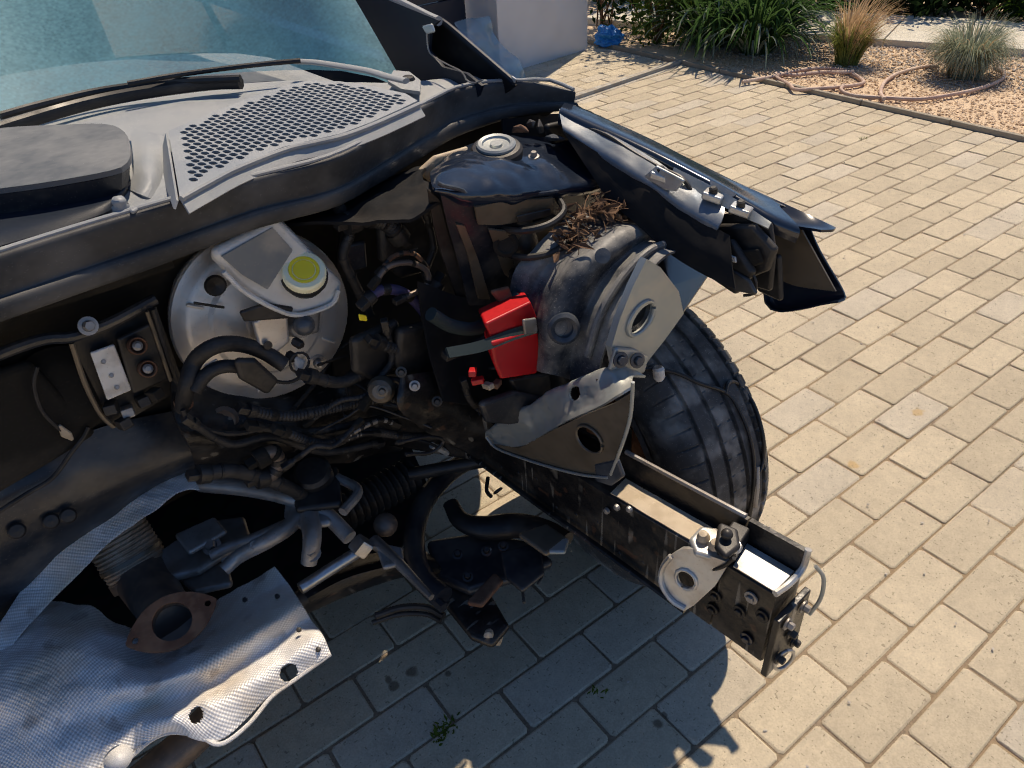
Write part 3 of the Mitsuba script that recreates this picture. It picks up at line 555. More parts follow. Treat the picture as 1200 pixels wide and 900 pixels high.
for q in ((-0.845,-0.478,0.738), (-0.845,-0.414,0.606)):
    obj('stud', cat(bolt(q, bax, 0.009, 0.01), lathe([(0.005, 0), (0.005, 0.022), (0, 0.023)], q, bax, 10)), 'm_steel', BB)
mc = P('master_cylinder', cat(tube([on(0.03, -0.005, 0.02), on(0.033, -0.005, 0.055), on(0.036, -0.006, 0.085)], lambda t: 0.028 - 0.010 * t * t, 18), hull([on(-0.035, -0.02, 0.022), on(0.085, 0.0, 0.022), on(-0.03, 0.012, 0.026), on(0.07, -0.04, 0.024)], 0.008)), 'm_alu')
obj('cylinder_cap', ball((-0.785,-0.446,0.725), 0.0175), 'm_bluegrey', mc, True)
obj('casting', hull([(-0.800,-0.514,0.754),(-0.800,-0.488,0.767),(-0.800,-0.469,0.747),(-0.800,-0.476,0.704),(-0.800,-0.504,0.695),(-0.800,-0.516,0.717)], 0.006), 'm_booster', mc)
obj('casting_hole', lathe([(0.007, 0), (0.007, 0.002), (0, 0.0025)], (-0.787,-0.511,0.717), bax, 12), 'm_black', mc)
obj('bracket', hull([(-0.790,-0.533,0.785),(-0.790,-0.497,0.782),(-0.790,-0.459,0.759),(-0.790,-0.465,0.749),(-0.790,-0.499,0.764),(-0.790,-0.531,0.773)], 0.004), 'm_black', mc)
for q in ((-0.790,-0.466,0.701), (-0.800,-0.478,0.676)):
    obj('pipe_nut', lathe([(0.008, 0), (0.008, 0.014), (0.005, 0.018), (0, 0.018)], q, (1, 0.2, -0.1), 6), 'm_black', mc)
rv = P('fluid_reservoir', hull(np.vstack([[(-0.800,-0.537,0.883),(-0.800,-0.445,0.895),(-0.800,-0.416,0.837),(-0.800,-0.371,0.765),(-0.800,-0.379,0.742),(-0.800,-0.448,0.753),(-0.800,-0.484,0.787),(-0.800,-0.517,0.833)], [(-0.860,-0.520,0.850),(-0.860,-0.411,0.857),(-0.860,-0.353,0.738),(-0.860,-0.452,0.762)]]), 0.010, 2), 'm_reservoir', 45, 'pale translucent brake fluid reservoir')
obj('cover', plate([(-0.787,-0.539,0.882),(-0.787,-0.454,0.896),(-0.790,-0.433,0.852),(-0.787,-0.464,0.828),(-0.780,-0.489,0.809),(-0.787,-0.518,0.844)], th=0.003), 'm_bluesteel', rv, label='upper face with its blue shading and reflection put into the colour')  # bluish plate carries the shading of the upper face in its colour
obj('seam', tube([(-0.785,-0.543,0.860),(-0.785,-0.524,0.821),(-0.785,-0.487,0.775),(-0.785,-0.450,0.746),(-0.785,-0.392,0.740),(-0.785,-0.374,0.759)], 0.004, 8), 'm_reservoir', rv)
cax = unit((0.55, -0.15, 0.82)); cp = V((-0.785,-0.426,0.802))
obj('neck', lathe([(0.030, -0.012), (0.034, 0.0), (0.036, 0.004), (0.036, 0.010), (0.032, 0.010)], cp, cax, 30), 'm_black', rv)
cap = obj('cap', lathe([(0.033, 0.008), (0.0335, 0.022), (0.031, 0.026), (0.024, 0.0265), (0.023, 0.0255), (0.0, 0.0255)], cp, cax, 40), 'm_cap', rv, 30, 'pale yellow cap with bright yellow centre')
k_ = unit(np.cross(cax, (0, 0, 1)))
ymesh = [lathe([(0.023, 0.0262), (0.023, 0.0268), (0.0225, 0.027), (0.0185, 0.027), (0.018, 0.0262)], cp, cax, 36), lathe([(0.0165, 0.0262), (0.0165, 0.0272), (0.0, 0.0274)], cp, cax, 20)]
scene[numbered(rv + '__cap_print')] = mikit.ply(cat(*ymesh), 'm_yellow', smooth=30)
# hoses at the booster
P('vacuum_hose', tube([(-0.830,-0.654,0.649),(-0.800,-0.642,0.702),(-0.810,-0.618,0.728),(-0.790,-0.592,0.751),(-0.800,-0.555,0.735),(-0.800,-0.519,0.704),(-0.780,-0.496,0.674)], 0.0125, 14), 'm_rubber')
P('hose_clip', lathe([(0.0135, -0.006), (0.0145, -0.004), (0.0145, 0.004), (0.0135, 0.006)], (-0.827,-0.650,0.659), (0.1, 0.1, 1), 16), 'm_rust')
P('vacuum_hose', tube([(-0.790,-0.636,0.694),(-0.790,-0.615,0.711),(-0.790,-0.590,0.714),(-0.790,-0.563,0.700),(-0.790,-0.541,0.676)], 0.0105, 12), 'm_rubber')
P('sensor_plug', hull([(-0.770,-0.567,0.721),(-0.770,-0.547,0.711),(-0.770,-0.525,0.664),(-0.770,-0.539,0.655),(-0.770,-0.568,0.697)], 0.007), 'm_black')
P('wire_loop', tube([V((-0.775,-0.473,0.670)) + 0.016 * (math.cos(t) * V([0.1, 1, 0]) + 1.15 * math.sin(t) * V([0, 0, 1])) for t in np.linspace(0, 6.1, 14)], 0.0022, 8), 'm_rubber')
P('wire_end', hull([(-0.785,-0.474,0.674),(-0.785,-0.465,0.663),(-0.785,-0.475,0.647)], 0.005), 'm_white')
P('wire', tube([(-0.780,-0.460,0.642),(-0.780,-0.495,0.640),(-0.780,-0.524,0.658)], 0.003, 8), 'm_rubber')
P('wire', tube([(-0.800,-0.660,0.666),(-0.800,-0.658,0.640),(-0.800,-0.630,0.605),(-0.800,-0.594,0.578),(-0.800,-0.523,0.551),(-0.800,-0.455,0.486)], 0.004, 8), 'm_rubber')
P('grommet', lathe([(0.012, 0), (0.022, 0.002), (0.024, 0.010), (0.018, 0.014), (0.012, 0.010), (0, 0.010)], (-0.860,-0.593,0.576), (1, -0.3, 0.3), 20), 'm_burnt')

# ---- lower bulkhead and tunnel hump at the left
tun = [[(-0.955, -1.60, 0.60)] + [(-0.955,-1.032,0.622),(-0.955,-0.904,0.607),(-0.955,-0.754,0.598),(-0.955,-0.621,0.561),(-0.955,-0.449,0.517),(-0.955,-0.289,0.457)],
       [(-0.925, -1.60, 0.50)] + [(-0.930,-1.058,0.573),(-0.930,-0.929,0.561),(-0.930,-0.794,0.550),(-0.930,-0.645,0.518),(-0.930,-0.472,0.482),(-0.930,-0.304,0.412)],
       [(-0.915, -1.60, 0.42)] + [(-0.925,-1.107,0.468),(-0.925,-0.963,0.481),(-0.925,-0.845,0.489),(-0.925,-0.733,0.489),(-0.925,-0.584,0.463),(-0.925,-0.367,0.373)],
       [(-0.97, -1.60, 0.32)] + [(-0.965,-1.172,0.316),(-0.965,-1.010,0.348),(-0.965,-0.914,0.386),(-0.965,-0.788,0.417),(-0.965,-0.652,0.425),(-0.965,-0.436,0.322)],
       [(-1.10, -1.60, 0.22)] + [(-1.060,-1.228,0.165),(-1.060,-1.049,0.202),(-1.060,-0.940,0.255),(-1.060,-0.797,0.302),(-1.060,-0.640,0.321),(-1.060,-0.466,0.238)]]
P('tunnel_panel', loft(tun, 56, 36, 0.004, 0.012, 8, 5), 'm_paint_in', 60, 'dusty dark bulkhead and tunnel panel')
P('wire', tube([(-0.905,-0.944,0.567),(-0.905,-0.893,0.576),(-0.905,-0.851,0.583),(-0.905,-0.812,0.611),(-0.905,-0.788,0.627),(-0.905,-0.776,0.640)], 0.0035, 8), 'm_rubber')
P('wire', tube([(-0.900,-0.800,0.768),(-0.900,-0.814,0.745),(-0.900,-0.821,0.703),(-0.900,-0.814,0.666),(-0.900,-0.808,0.652)], 0.003, 8), 'm_rubber')
for q in ((-0.910,-0.927,0.519), (-0.910,-0.882,0.507), (-0.905,-0.858,0.505)):
    P('panel_plug', lathe([(0, 0.004), (0.010, 0.003), (0.013, 0.0)], q, (1, 0, 0.5), 16), 'm_black')

# ---- strut tower
tow = [[*[(-0.840,-0.105,0.882),(-0.840,-0.041,0.892),(-0.840,0.065,0.882),(-0.840,0.176,0.846),(-0.840,0.275,0.788)]], [*[(-0.740,-0.195,0.912),(-0.740,-0.126,0.920),(-0.740,-0.004,0.898),(-0.740,0.118,0.858),(-0.740,0.212,0.798)]], [*[(-0.660,-0.252,0.936),(-0.660,-0.185,0.924),(-0.660,-0.084,0.905),(-0.660,0.024,0.873),(-0.660,0.142,0.828)]], [*[(-0.625,-0.269,0.940),(-0.625,-0.212,0.914),(-0.625,-0.110,0.885),(-0.625,0.001,0.859),(-0.625,0.103,0.841)]], [*[(-0.635,-0.257,0.923),(-0.635,-0.203,0.892),(-0.635,-0.099,0.864),(-0.635,0.011,0.841),(-0.635,0.110,0.827)]]]
TW = P('strut_tower', loft(tow, 60, 46, 0.004, 0.009, 16, 3), 'm_paint', 60, 'glossy dark blue suspension strut tower')
tw2 = [[*[(-0.640,-0.253,0.923),(-0.640,-0.199,0.892),(-0.640,-0.094,0.864),(-0.640,0.016,0.840),(-0.640,0.111,0.827)]], [*[(-0.660,-0.233,0.865),(-0.660,-0.183,0.821),(-0.660,-0.081,0.787),(-0.660,0.027,0.775),(-0.660,0.116,0.781)]], [*[(-0.690,-0.195,0.753),(-0.690,-0.150,0.718),(-0.690,-0.071,0.690),(-0.690,0.002,0.699),(-0.690,0.093,0.729)]], [*[(-0.700,-0.176,0.653),(-0.700,-0.133,0.634),(-0.700,-0.079,0.628),(-0.700,-0.026,0.646),(-0.700,0.056,0.686)]]]
obj('front_wall', loft(tw2, 40, 30, 0.004, 0.004, 12, 8), 'm_paint_in', TW)
obj('reinforcement', loft([[(-0.628,-0.202,0.891),(-0.628,-0.144,0.881),(-0.628,-0.052,0.857),(-0.628,-0.037,0.853)], [(-0.640,-0.189,0.855),(-0.640,-0.133,0.836),(-0.640,-0.042,0.823),(-0.640,-0.026,0.821)]], 16, 8, 0.004), 'm_tan', TW)
obj('reinforcement', loft([[(-0.638,-0.171,0.841),(-0.638,-0.121,0.821),(-0.638,-0.044,0.815),(-0.638,-0.028,0.814)], [(-0.660,-0.142,0.790),(-0.660,-0.102,0.766),(-0.660,-0.037,0.758),(-0.660,-0.012,0.762)], [(-0.685,-0.107,0.720),(-0.685,-0.084,0.700),(-0.685,-0.042,0.697),(-0.685,-0.019,0.720)]], 16, 14, 0.004), 'm_tan', TW, label='dull tan reinforcement plate')
obj('reinforcement', loft([[(-0.650,-0.224,0.864),(-0.650,-0.208,0.856)], [(-0.670,-0.192,0.790),(-0.670,-0.172,0.776)], [(-0.690,-0.164,0.691),(-0.690,-0.138,0.679)]], 6, 14, 0.004), 'm_tan', TW)
obj('wall_boss', lathe([(0.020, 0), (0.022, 0.004), (0.016, 0.008), (0.012, 0.004), (0, 0.004)], (-0.645,-0.132,0.798), (0.9, -0.4, 0.3), 22), 'm_felt', TW)
obj('wall_slot', hull([(-0.625,-0.120,0.848),(-0.625,-0.048,0.836),(-0.625,-0.048,0.827),(-0.625,-0.117,0.838)], 0.002), 'm_black', TW)
obj('side_rib', loft([[(-0.660,-0.262,0.931),(-0.660,-0.243,0.909)], [(-0.690,-0.235,0.830),(-0.690,-0.207,0.805)], [(-0.710,-0.194,0.695),(-0.710,-0.158,0.669)]], 6, 14, 0.006), 'm_black', TW)
tcap = V((-0.735,-0.062,0.915))
obj('strut_mount', cat(lathe([(0.044, -0.010), (0.044, 0.002), (0.040, 0.007), (0.030, 0.009), (0.028, 0.006), (0.0, 0.006)], tcap, (0.12, -0.1, 1), 36)), 'm_black', TW, 30)
obj('strut_cap', lathe([(0.033, 0.004), (0.033, 0.012), (0.030, 0.0145), (0.024, 0.0135), (0.022, 0.010), (0.011, 0.009), (0.010, 0.013), (0.0, 0.013)], tcap, (0.12, -0.1, 1), 30), 'm_primer', TW, 30)
for a in (0.4, 2.5, 4.4):
    obj('mount_nut', bolt(tcap + V([0.068 * math.cos(a), 0.068 * math.sin(a), -0.004]), (0.12, -0.1, 1), 0.0055, 0.009), 'm_alu', TW)
obj('lip_bead', tube([(-0.628,-0.265,0.948),(-0.628,-0.254,0.940),(-0.628,-0.224,0.925),(-0.628,-0.213,0.914),(-0.628,-0.169,0.894),(-0.628,-0.104,0.879),(-0.628,-0.032,0.862),(-0.628,0.049,0.849),(-0.628,0.102,0.846)], 0.0035, 8), 'm_bluegrey', TW)
P('hinge_bracket', hull([(-0.800,-0.173,0.896),(-0.800,-0.143,0.908),(-0.800,-0.078,0.905),(-0.800,-0.074,0.895),(-0.800,-0.128,0.883),(-0.800,-0.157,0.877)], 0.006), 'm_bare')
P('hinge_bracket', hull([(-0.770,0.092,0.906),(-0.770,0.131,0.902),(-0.770,0.140,0.878),(-0.770,0.104,0.881)], 0.008), 'm_black')
for q in range(6):
    a = [(-0.760,0.016,0.927), (-0.760,0.041,0.927), (-0.750,0.056,0.916), (-0.740,0.075,0.904), (-0.740,0.118,0.905), (-0.730,0.157,0.872)][q]
    P('hinge_debris', hull(V(a) + np.random.default_rng(q).normal(0, 0.008, (7, 3)), 0.002), ['m_rust', 'm_black', 'm_black', 'm_bluegrey', 'm_black', 'm_felt'][q])

# ---- upper inner rail and wing (fender)
UR = P('upper_rail', loft([[(-0.754,0.105,0.939),(-0.661,0.105,0.924),(-0.546,0.105,0.900),(-0.466,0.105,0.877),(-0.391,0.105,0.861)], [(-0.730,0.085,0.931),(-0.642,0.085,0.912),(-0.529,0.085,0.887),(-0.450,0.085,0.865),(-0.379,0.085,0.851)], [(-0.709,0.070,0.921),(-0.628,0.070,0.900),(-0.519,0.070,0.874),(-0.445,0.070,0.852),(-0.376,0.070,0.838)], [(-0.706,0.075,0.911),(-0.629,0.075,0.887),(-0.526,0.075,0.859),(-0.451,0.075,0.836),(-0.384,0.075,0.822)]], 40, 16, 0.004, 0.003, 20), 'm_bluesteel', 50, 'blue-grey upper inner rail with clips')
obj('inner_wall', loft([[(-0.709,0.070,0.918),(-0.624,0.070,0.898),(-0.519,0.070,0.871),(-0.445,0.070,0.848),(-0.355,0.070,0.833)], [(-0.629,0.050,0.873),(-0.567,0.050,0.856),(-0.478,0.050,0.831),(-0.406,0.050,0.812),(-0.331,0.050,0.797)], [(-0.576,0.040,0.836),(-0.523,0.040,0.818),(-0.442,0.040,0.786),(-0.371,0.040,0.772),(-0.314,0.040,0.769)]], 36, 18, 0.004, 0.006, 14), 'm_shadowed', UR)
obj('outer_strip', loft([[(-0.730,0.130,0.926),(-0.640,0.130,0.916),(-0.545,0.130,0.899),(-0.457,0.130,0.883),(-0.388,0.130,0.870)], [(-0.734,0.112,0.914),(-0.643,0.112,0.901),(-0.555,0.112,0.886),(-0.476,0.112,0.872),(-0.402,0.112,0.858)]], 40, 6, 0.003, 0.002, 40), 'm_bluesteel', UR)
obj('seam_line', tube([(-0.711,0.098,0.922),(-0.635,0.098,0.920),(-0.574,0.098,0.904),(-0.519,0.098,0.892),(-0.470,0.098,0.884),(-0.442,0.098,0.860),(-0.413,0.098,0.848)], 0.0035, 8), 'm_black', UR)
for q in ((-0.495,0.075,0.890), (-0.411,0.100,0.871), (-0.360,0.100,0.863)):
    k = obj('clip', cat(obox(q, (0.016, 0.012, 0.006), (1, 0.3, -0.2), r=0.003)), 'm_zinc', UR)
    obj('clip_hole', lathe([(0.0065, 0.0), (0.0065, 0.014), (0.004, 0.016), (0, 0.016)], q, (0, -0.2, 1), 12), 'm_black', UR)
obj('clip_flap', hull([(-0.520,0.070,0.885),(-0.500,0.070,0.904),(-0.449,0.070,0.895),(-0.461,0.070,0.878),(-0.481,0.070,0.875)], 0.003), 'm_zinc', UR)
ft = [(-0.789,0.155,0.930),(-0.759,0.165,0.925),(-0.616,0.190,0.892),(-0.533,0.205,0.868),(-0.447,0.215,0.848),(-0.377,0.218,0.836),(-0.308,0.219,0.821)]
fi = [(-0.745,0.098,0.939),(-0.711,0.098,0.935),(-0.570,0.115,0.909),(-0.430,0.130,0.876),(-0.336,0.140,0.848),(-0.295,0.165,0.829)]
ft, fi = [V(p) for p in ft], [V(p) for p in fi]
fl = [V((-1.05, 0.185, 0.66)), V((-0.95, 0.195, 0.70)), V((-0.84, 0.215, 0.755)), V((-0.66, 0.235, 0.83)), V((-0.47, 0.238, 0.80)), V((-0.38, 0.236, 0.77)), V((-0.344,0.222,0.658)), V((-0.223,0.214,0.721))]
fm = [mid(a, b, 0.5) + V([0, 0.012, 0.0]) for a, b in zip(ft, fl)]
fm[-1] = mid(ft[-1], fl[-1], 0.45) + V([-0.008, 0.0, 0])
FD = P('wing', loft([[p + V([0, -0.004, -0.022]) for p in fi], fi, [mid(a, b, 0.75) + V([0, 0, 0.002]) for a, b in zip(fi, ft)], ft, [p + V([0, 0.008, -0.014]) for p in ft], fm, fl, [p + V([0.002, -0.022, -0.004]) for p in fl]], 60, 46, 0.003), 'm_paint', 40, 'dark blue front wing cut off at its tip')
obj('point', loft([[(-0.417,0.217,0.843),(-0.337,0.217,0.833),(-0.262,0.217,0.821)], [(-0.406,0.200,0.840),(-0.332,0.200,0.823),(-0.258,0.200,0.825)], [(-0.394,0.185,0.831),(-0.333,0.185,0.819),(-0.269,0.185,0.826)]], 20, 10, 0.004), 'm_paint', FD, 40)
obj('flange_plate', loft([[(-0.497,0.110,0.893),(-0.429,0.110,0.882),(-0.365,0.110,0.869),(-0.312,0.110,0.852)], [(-0.495,0.100,0.882),(-0.427,0.100,0.866),(-0.368,0.100,0.855),(-0.310,0.100,0.847)]], 24, 6, 0.003, 0.003, 40), 'm_primer', FD, 40)
for q in ((-0.406,0.105,0.866), (-0.357,0.105,0.860), (-0.479,0.110,0.878)):
    obj('flange_hole', lathe([(0.008, 0.003), (0.0, 0.0032)], q, (0, -0.2, 1), 14), 'm_black', FD)
obj('inner_skin', loft([[(-0.398,0.195,0.811),(-0.347,0.195,0.814),(-0.304,0.195,0.813)], [(-0.396,0.203,0.763),(-0.336,0.203,0.760),(-0.274,0.203,0.772)], [(-0.359,0.205,0.716),(-0.306,0.205,0.710),(-0.234,0.205,0.726)]], 16, 14, 0.003), 'm_tan', FD, label='inside face of the wing tip, brown reflected light in its tan colour')  # tan stands in for brown light reflected onto the wing skin
# lamp bracket block behind the wing tip
LB = P('lamp_bracket', cat(hull([(-0.389,0.100,0.823),(-0.333,0.100,0.840),(-0.297,0.100,0.818),(-0.303,0.100,0.787),(-0.339,0.100,0.759),(-0.375,0.100,0.765)], 0.008), hull([(-0.385,0.080,0.802),(-0.355,0.080,0.815),(-0.316,0.080,0.782),(-0.338,0.080,0.743),(-0.378,0.080,0.753)], 0.008), hull([(-0.341,0.120,0.831),(-0.308,0.120,0.810),(-0.303,0.120,0.743),(-0.336,0.120,0.740)], 0.006), hull([(-0.407,0.115,0.830),(-0.363,0.115,0.851),(-0.317,0.115,0.845),(-0.305,0.115,0.810),(-0.388,0.115,0.782)], 0.005), hull([(-0.345,0.150,0.771),(-0.313,0.150,0.779),(-0.298,0.150,0.714),(-0.333,0.150,0.716)], 0.006)), 'm_black')
obj('pocket', hull([(-0.341,0.085,0.803),(-0.313,0.085,0.815),(-0.305,0.085,0.801),(-0.326,0.085,0.785)], 0.004), 'm_felt', LB)
obj('label_tab', hull([(-0.358,0.070,0.800),(-0.341,0.070,0.800),(-0.339,0.070,0.794),(-0.354,0.070,0.794)], 0.002), 'm_white', LB)
obj('tab', hull([(-0.359,0.070,0.779),(-0.311,0.070,0.770),(-0.299,0.070,0.756),(-0.332,0.070,0.750)], 0.004), 'm_paint_in', LB)
P('wire', tube([(-0.316,0.080,0.782),(-0.305,0.080,0.768),(-0.305,0.080,0.747),(-0.322,0.080,0.737)], 0.0025, 8), 'm_black')

# ---- wheel housing (ridged inner wing)
wh = [[(-0.430,0.059,0.789),(-0.430,0.020,0.792),(-0.430,-0.041,0.771),(-0.430,-0.098,0.722),(-0.430,-0.128,0.669),(-0.430,-0.139,0.628)],
      [(-0.460,0.075,0.788),(-0.460,0.014,0.790),(-0.460,-0.050,0.766),(-0.460,-0.097,0.728),(-0.460,-0.127,0.671),(-0.460,-0.139,0.618)],
      [(-0.500,0.095,0.778),(-0.500,0.041,0.782),(-0.500,-0.033,0.764),(-0.500,-0.081,0.727),(-0.500,-0.117,0.665),(-0.500,-0.130,0.595)],
      [(-0.500,0.076,0.794),(-0.500,0.019,0.799),(-0.500,-0.054,0.787),(-0.500,-0.105,0.753),(-0.500,-0.144,0.694),(-0.500,-0.162,0.619)],
      [(-0.520,0.073,0.801),(-0.520,0.016,0.812),(-0.520,-0.057,0.802),(-0.520,-0.115,0.771),(-0.520,-0.159,0.715),(-0.520,-0.174,0.622)],
      [(-0.580,0.109,0.780),(-0.580,0.054,0.796),(-0.580,-0.018,0.793),(-0.580,-0.083,0.767),(-0.580,-0.132,0.720),(-0.580,-0.154,0.593)],
      [(-0.595,0.103,0.791),(-0.595,0.045,0.807),(-0.595,-0.027,0.804),(-0.595,-0.091,0.781),(-0.595,-0.140,0.737),(-0.595,-0.164,0.602)],
      [(-0.620,0.108,0.795),(-0.620,0.041,0.814),(-0.620,-0.030,0.806),(-0.620,-0.091,0.781),(-0.620,-0.143,0.742),(-0.620,-0.166,0.598)]]
WH = P('wheel_housing', loft(wh, 80, 80, 0.004, 0.006, 20, 4), 'm_liner', 60, 'dusty blue-grey ridged wheel housing')
obj('ridge', tube([(-0.455,0.059,0.793),(-0.455,-0.001,0.797),(-0.455,-0.064,0.771),(-0.455,-0.110,0.726),(-0.455,-0.136,0.665)], 0.007, 10), 'm_liner', WH)
obj('boss', lathe([(0.026, -0.004), (0.026, 0.010), (0.021, 0.014), (0.015, 0.010), (0.014, 0.002), (0.0, 0.002)], (-0.500,-0.144,0.704), (0.75, -0.6, 0.25), 26), 'm_bluegrey', WH)
obj('boss', lathe([(0.012, 0.0), (0.012, 0.010), (0.0, 0.012)], (-0.480,-0.077,0.811), (0.6, -0.6, 0.5), 16), 'm_bluegrey', WH)
# headlamp arm: grey pressed panel with the big hole
arm = [(-0.405,-0.071,0.832),(-0.405,-0.037,0.805),(-0.405,0.015,0.742),(-0.405,0.034,0.692),(-0.405,-0.011,0.663),(-0.405,-0.050,0.642),(-0.405,-0.074,0.624),(-0.405,-0.106,0.630),(-0.405,-0.132,0.667),(-0.405,-0.143,0.711),(-0.405,-0.126,0.754),(-0.405,-0.099,0.798)]
AP = P('lamp_arm', plate(arm, [ell((-0.405,-0.069,0.727), (0, 0.92, 0.35), (0, -0.35, 0.9), 0.030, 0.024), ((-0.405,-0.114,0.668), 0.012)], 0.012), 'm_primer', 30, 'grey primed headlamp arm with a large round hole')
obj('hole_rim', tube(ell((-0.398,-0.078,0.734), (0, 0.92, 0.35), (0, -0.35, 0.9), 0.032, 0.026, 24), 0.0035, 8), 'm_primer', AP)
obj('hole_dish', lathe([(0.034, -0.012), (0.026, -0.024), (0.0, -0.026)], (-0.410,-0.053,0.722), (1, -0.1, 0.1), 24), 'm_bluegrey', AP)
obj('fold', tube([(-0.402,0.030,0.695),(-0.402,-0.011,0.664),(-0.402,-0.054,0.642),(-0.402,-0.076,0.626)], 0.003, 8), 'm_primer', AP)
obj('bracket_plate', hull([(-0.395,-0.137,0.706),(-0.395,-0.096,0.683),(-0.395,-0.065,0.655),(-0.395,-0.072,0.635),(-0.395,-0.118,0.649),(-0.395,-0.147,0.680)], 0.005), 'm_primer', AP)
for q in ((-0.382,-0.141,0.696), (-0.382,-0.101,0.675)):
    obj('bolt', bolt(q, (1, -0.3, 0.3), 0.0075, 0.008), 'm_bluegrey', AP)
P('lamp_arm', prism([(-0.500,0.088,0.755),(-0.500,0.136,0.744),(-0.460,0.180,0.683),(-0.410,0.041,0.687),(-0.440,0.044,0.723)], (-0.02, 0, 0), 0.004), 'm_paint', 30, 'dark blue folded panel below the wing')
# gusset from the rail to the arm
gt_ = [(-0.661,-0.200,0.424),(-0.575,-0.200,0.515),(-0.501,-0.185,0.590),(-0.429,-0.160,0.653),(-0.391,-0.140,0.672),(-0.369,-0.125,0.662)]
gm_ = [(-0.652,-0.200,0.409),(-0.550,-0.200,0.491),(-0.476,-0.195,0.565),(-0.409,-0.185,0.628),(-0.367,-0.170,0.664),(-0.350,-0.150,0.669)]
gl_ = [(-0.636,-0.205,0.409),(-0.542,-0.205,0.467),(-0.458,-0.205,0.559),(-0.391,-0.200,0.626),(-0.353,-0.190,0.661),(-0.339,-0.165,0.677)]
GS = P('gusset', loft([[V(p) + V([0, 0.03, -0.015]) for p in gt_], gt_, gm_, gl_], 150, 60, 0.004, 0.0055, 27, 2, [((-0.439,-0.175,0.621), 0.0135)]), 'm_primer', 50, 'bright grey primed gusset with oval holes above the chassis rail')
gf = [(-0.641,-0.205,0.411),(-0.552,-0.205,0.457),(-0.458,-0.205,0.556),(-0.386,-0.205,0.628),(-0.336,-0.205,0.675),(-0.306,-0.205,0.709),(-0.309,-0.205,0.646),(-0.329,-0.205,0.564),(-0.356,-0.205,0.521),(-0.404,-0.205,0.489),(-0.486,-0.205,0.454),(-0.577,-0.205,0.425)]
obj('web', plate(gf, [ell((-0.386,-0.205,0.575), unit((1, 0, 0.35)), unit((-0.35, 0, 1)), 0.027, 0.023)], 0.004, (0, 1, 0)), 'm_tan', GS, 30, 'tan shaded web with a round hole')
obj('web_rim', tube(ell((-0.381,-0.210,0.581), unit((1, 0, 0.35)), unit((-0.35, 0, 1)), 0.028, 0.024, 24), 0.0022, 8), 'm_tan', GS)
obj('web_fold', tube([(-0.302,-0.208,0.731),(-0.304,-0.208,0.666),(-0.321,-0.208,0.591),(-0.336,-0.208,0.536)], 0.0028, 8), 'm_primer', GS)
obj('lower_edge', tube([(-0.643,-0.210,0.429),(-0.620,-0.210,0.418),(-0.571,-0.210,0.430),(-0.481,-0.210,0.461),(-0.399,-0.210,0.495),(-0.341,-0.210,0.527)], 0.0025, 8), 'm_primer', GS)
for q, r in (((-0.620,-0.190,0.452), 0.005), ((-0.519,-0.190,0.549), 0.004), ((-0.408,-0.190,0.614), 0.005)):
    obj('drilled_hole', lathe([(r, 0.0035), (0, 0.004)], q, (0.1, -0.5, 0.85), 12), 'm_black', GS)
obj('weld_line', tube([(-0.406,-0.165,0.661),(-0.401,-0.170,0.643),(-0.386,-0.190,0.633)], 0.0025, 6), 'm_black', GS)
obj('foot', hull([(-0.367,-0.205,0.533),(-0.326,-0.205,0.569),(-0.315,-0.205,0.548),(-0.338,-0.205,0.514),(-0.363,-0.205,0.505)], 0.004), 'm_bluegrey', GS)
P('drain_hose_end', lathe([(0.007, 0), (0.010, 0.004), (0.010, 0.02), (0.006, 0.026), (0, 0.026)], (-0.400,-0.023,0.614), (0.2, 0, -1), 14), 'm_white')

# ---- chassis rail
def sect(F, zt, zb, zf): return [V(q) for q in ((F, -0.200, zb), (F, -0.200, zt), (F, -0.194, zt + 0.003), (F, -0.147, zt + 0.003), (F, -0.143, zf), (F, -0.135, zf), (F, -0.133, zb), (F, -0.140, zb - 0.006), (F, -0.192, zb - 0.006))]
secs = [sect(-0.92, 0.45, 0.335, 0.46), sect(-0.72, 0.455, 0.331, 0.475), sect(-0.36, 0.476, 0.345, 0.520), sect(-0.135, 0.494, 0.349, 0.537)]
def skin(secs):
    n = len(secs[0]); v = np.vstack([np.vstack(s) for s in secs]); f = grid_faces(len(secs), n, True)
    caps = []
    for o, s in ((0, 1), ((len(secs) - 1) * n, -1)):
        for k in range(1, n - 1): caps.append([o, o + k, o + k + 1][::s])
    m = tm(v, np.vstack([f, caps])); return m
RL = P('chassis_rail', skin(secs), 'm_rail', False, 'black front chassis rail')
obj('bottom_flange', tube([(-1.047,-0.230,0.344),(-0.786,-0.212,0.350),(-0.676,-0.212,0.349),(-0.483,-0.212,0.352),(-0.357,-0.212,0.357),(-0.246,-0.212,0.358),(-0.173,-0.212,0.358)], 0.006, 8, flat=((0, 0, 1), 0.6)), 'm_rail', RL)
obj('flange_highlight', tube([(-0.365, -0.139, 0.520), (-0.25, -0.139, 0.529), (-0.14, -0.139, 0.538)], 0.0045, 8), 'm_alu', RL)  # bright metal bead stands in for the highlight along the flange lip
obj('ledge_plate', loft([[(-0.345, -0.197, 0.4815), (-0.145, -0.197, 0.4975)], [(-0.350, -0.155, 0.4815), (-0.145, -0.155, 0.4975)]], 20, 6, 0.002, 0.0012, 60), 'm_bare', RL, label='bare tan metal ledge')
for k in range(9):
    x = -0.62 + 0.05 * k
    obj('spot_weld', lathe([(0, 0.0012), (0.004, 0.001), (0.0055, -0.001)], (x, -0.2, 0.36 + 0.012 * (k % 3) * 1.5), (0, -1, 0), 10), 'm_rail', RL)
for q in ((-0.345,-0.203,0.447), (-0.299,-0.203,0.484), (-0.324,-0.203,0.470)):
    obj('rail_stud', lathe([(0, 0.006), (0.005, 0.005), (0.006, 0)], q, (0, -1, 0), 10), 'm_alu', RL)
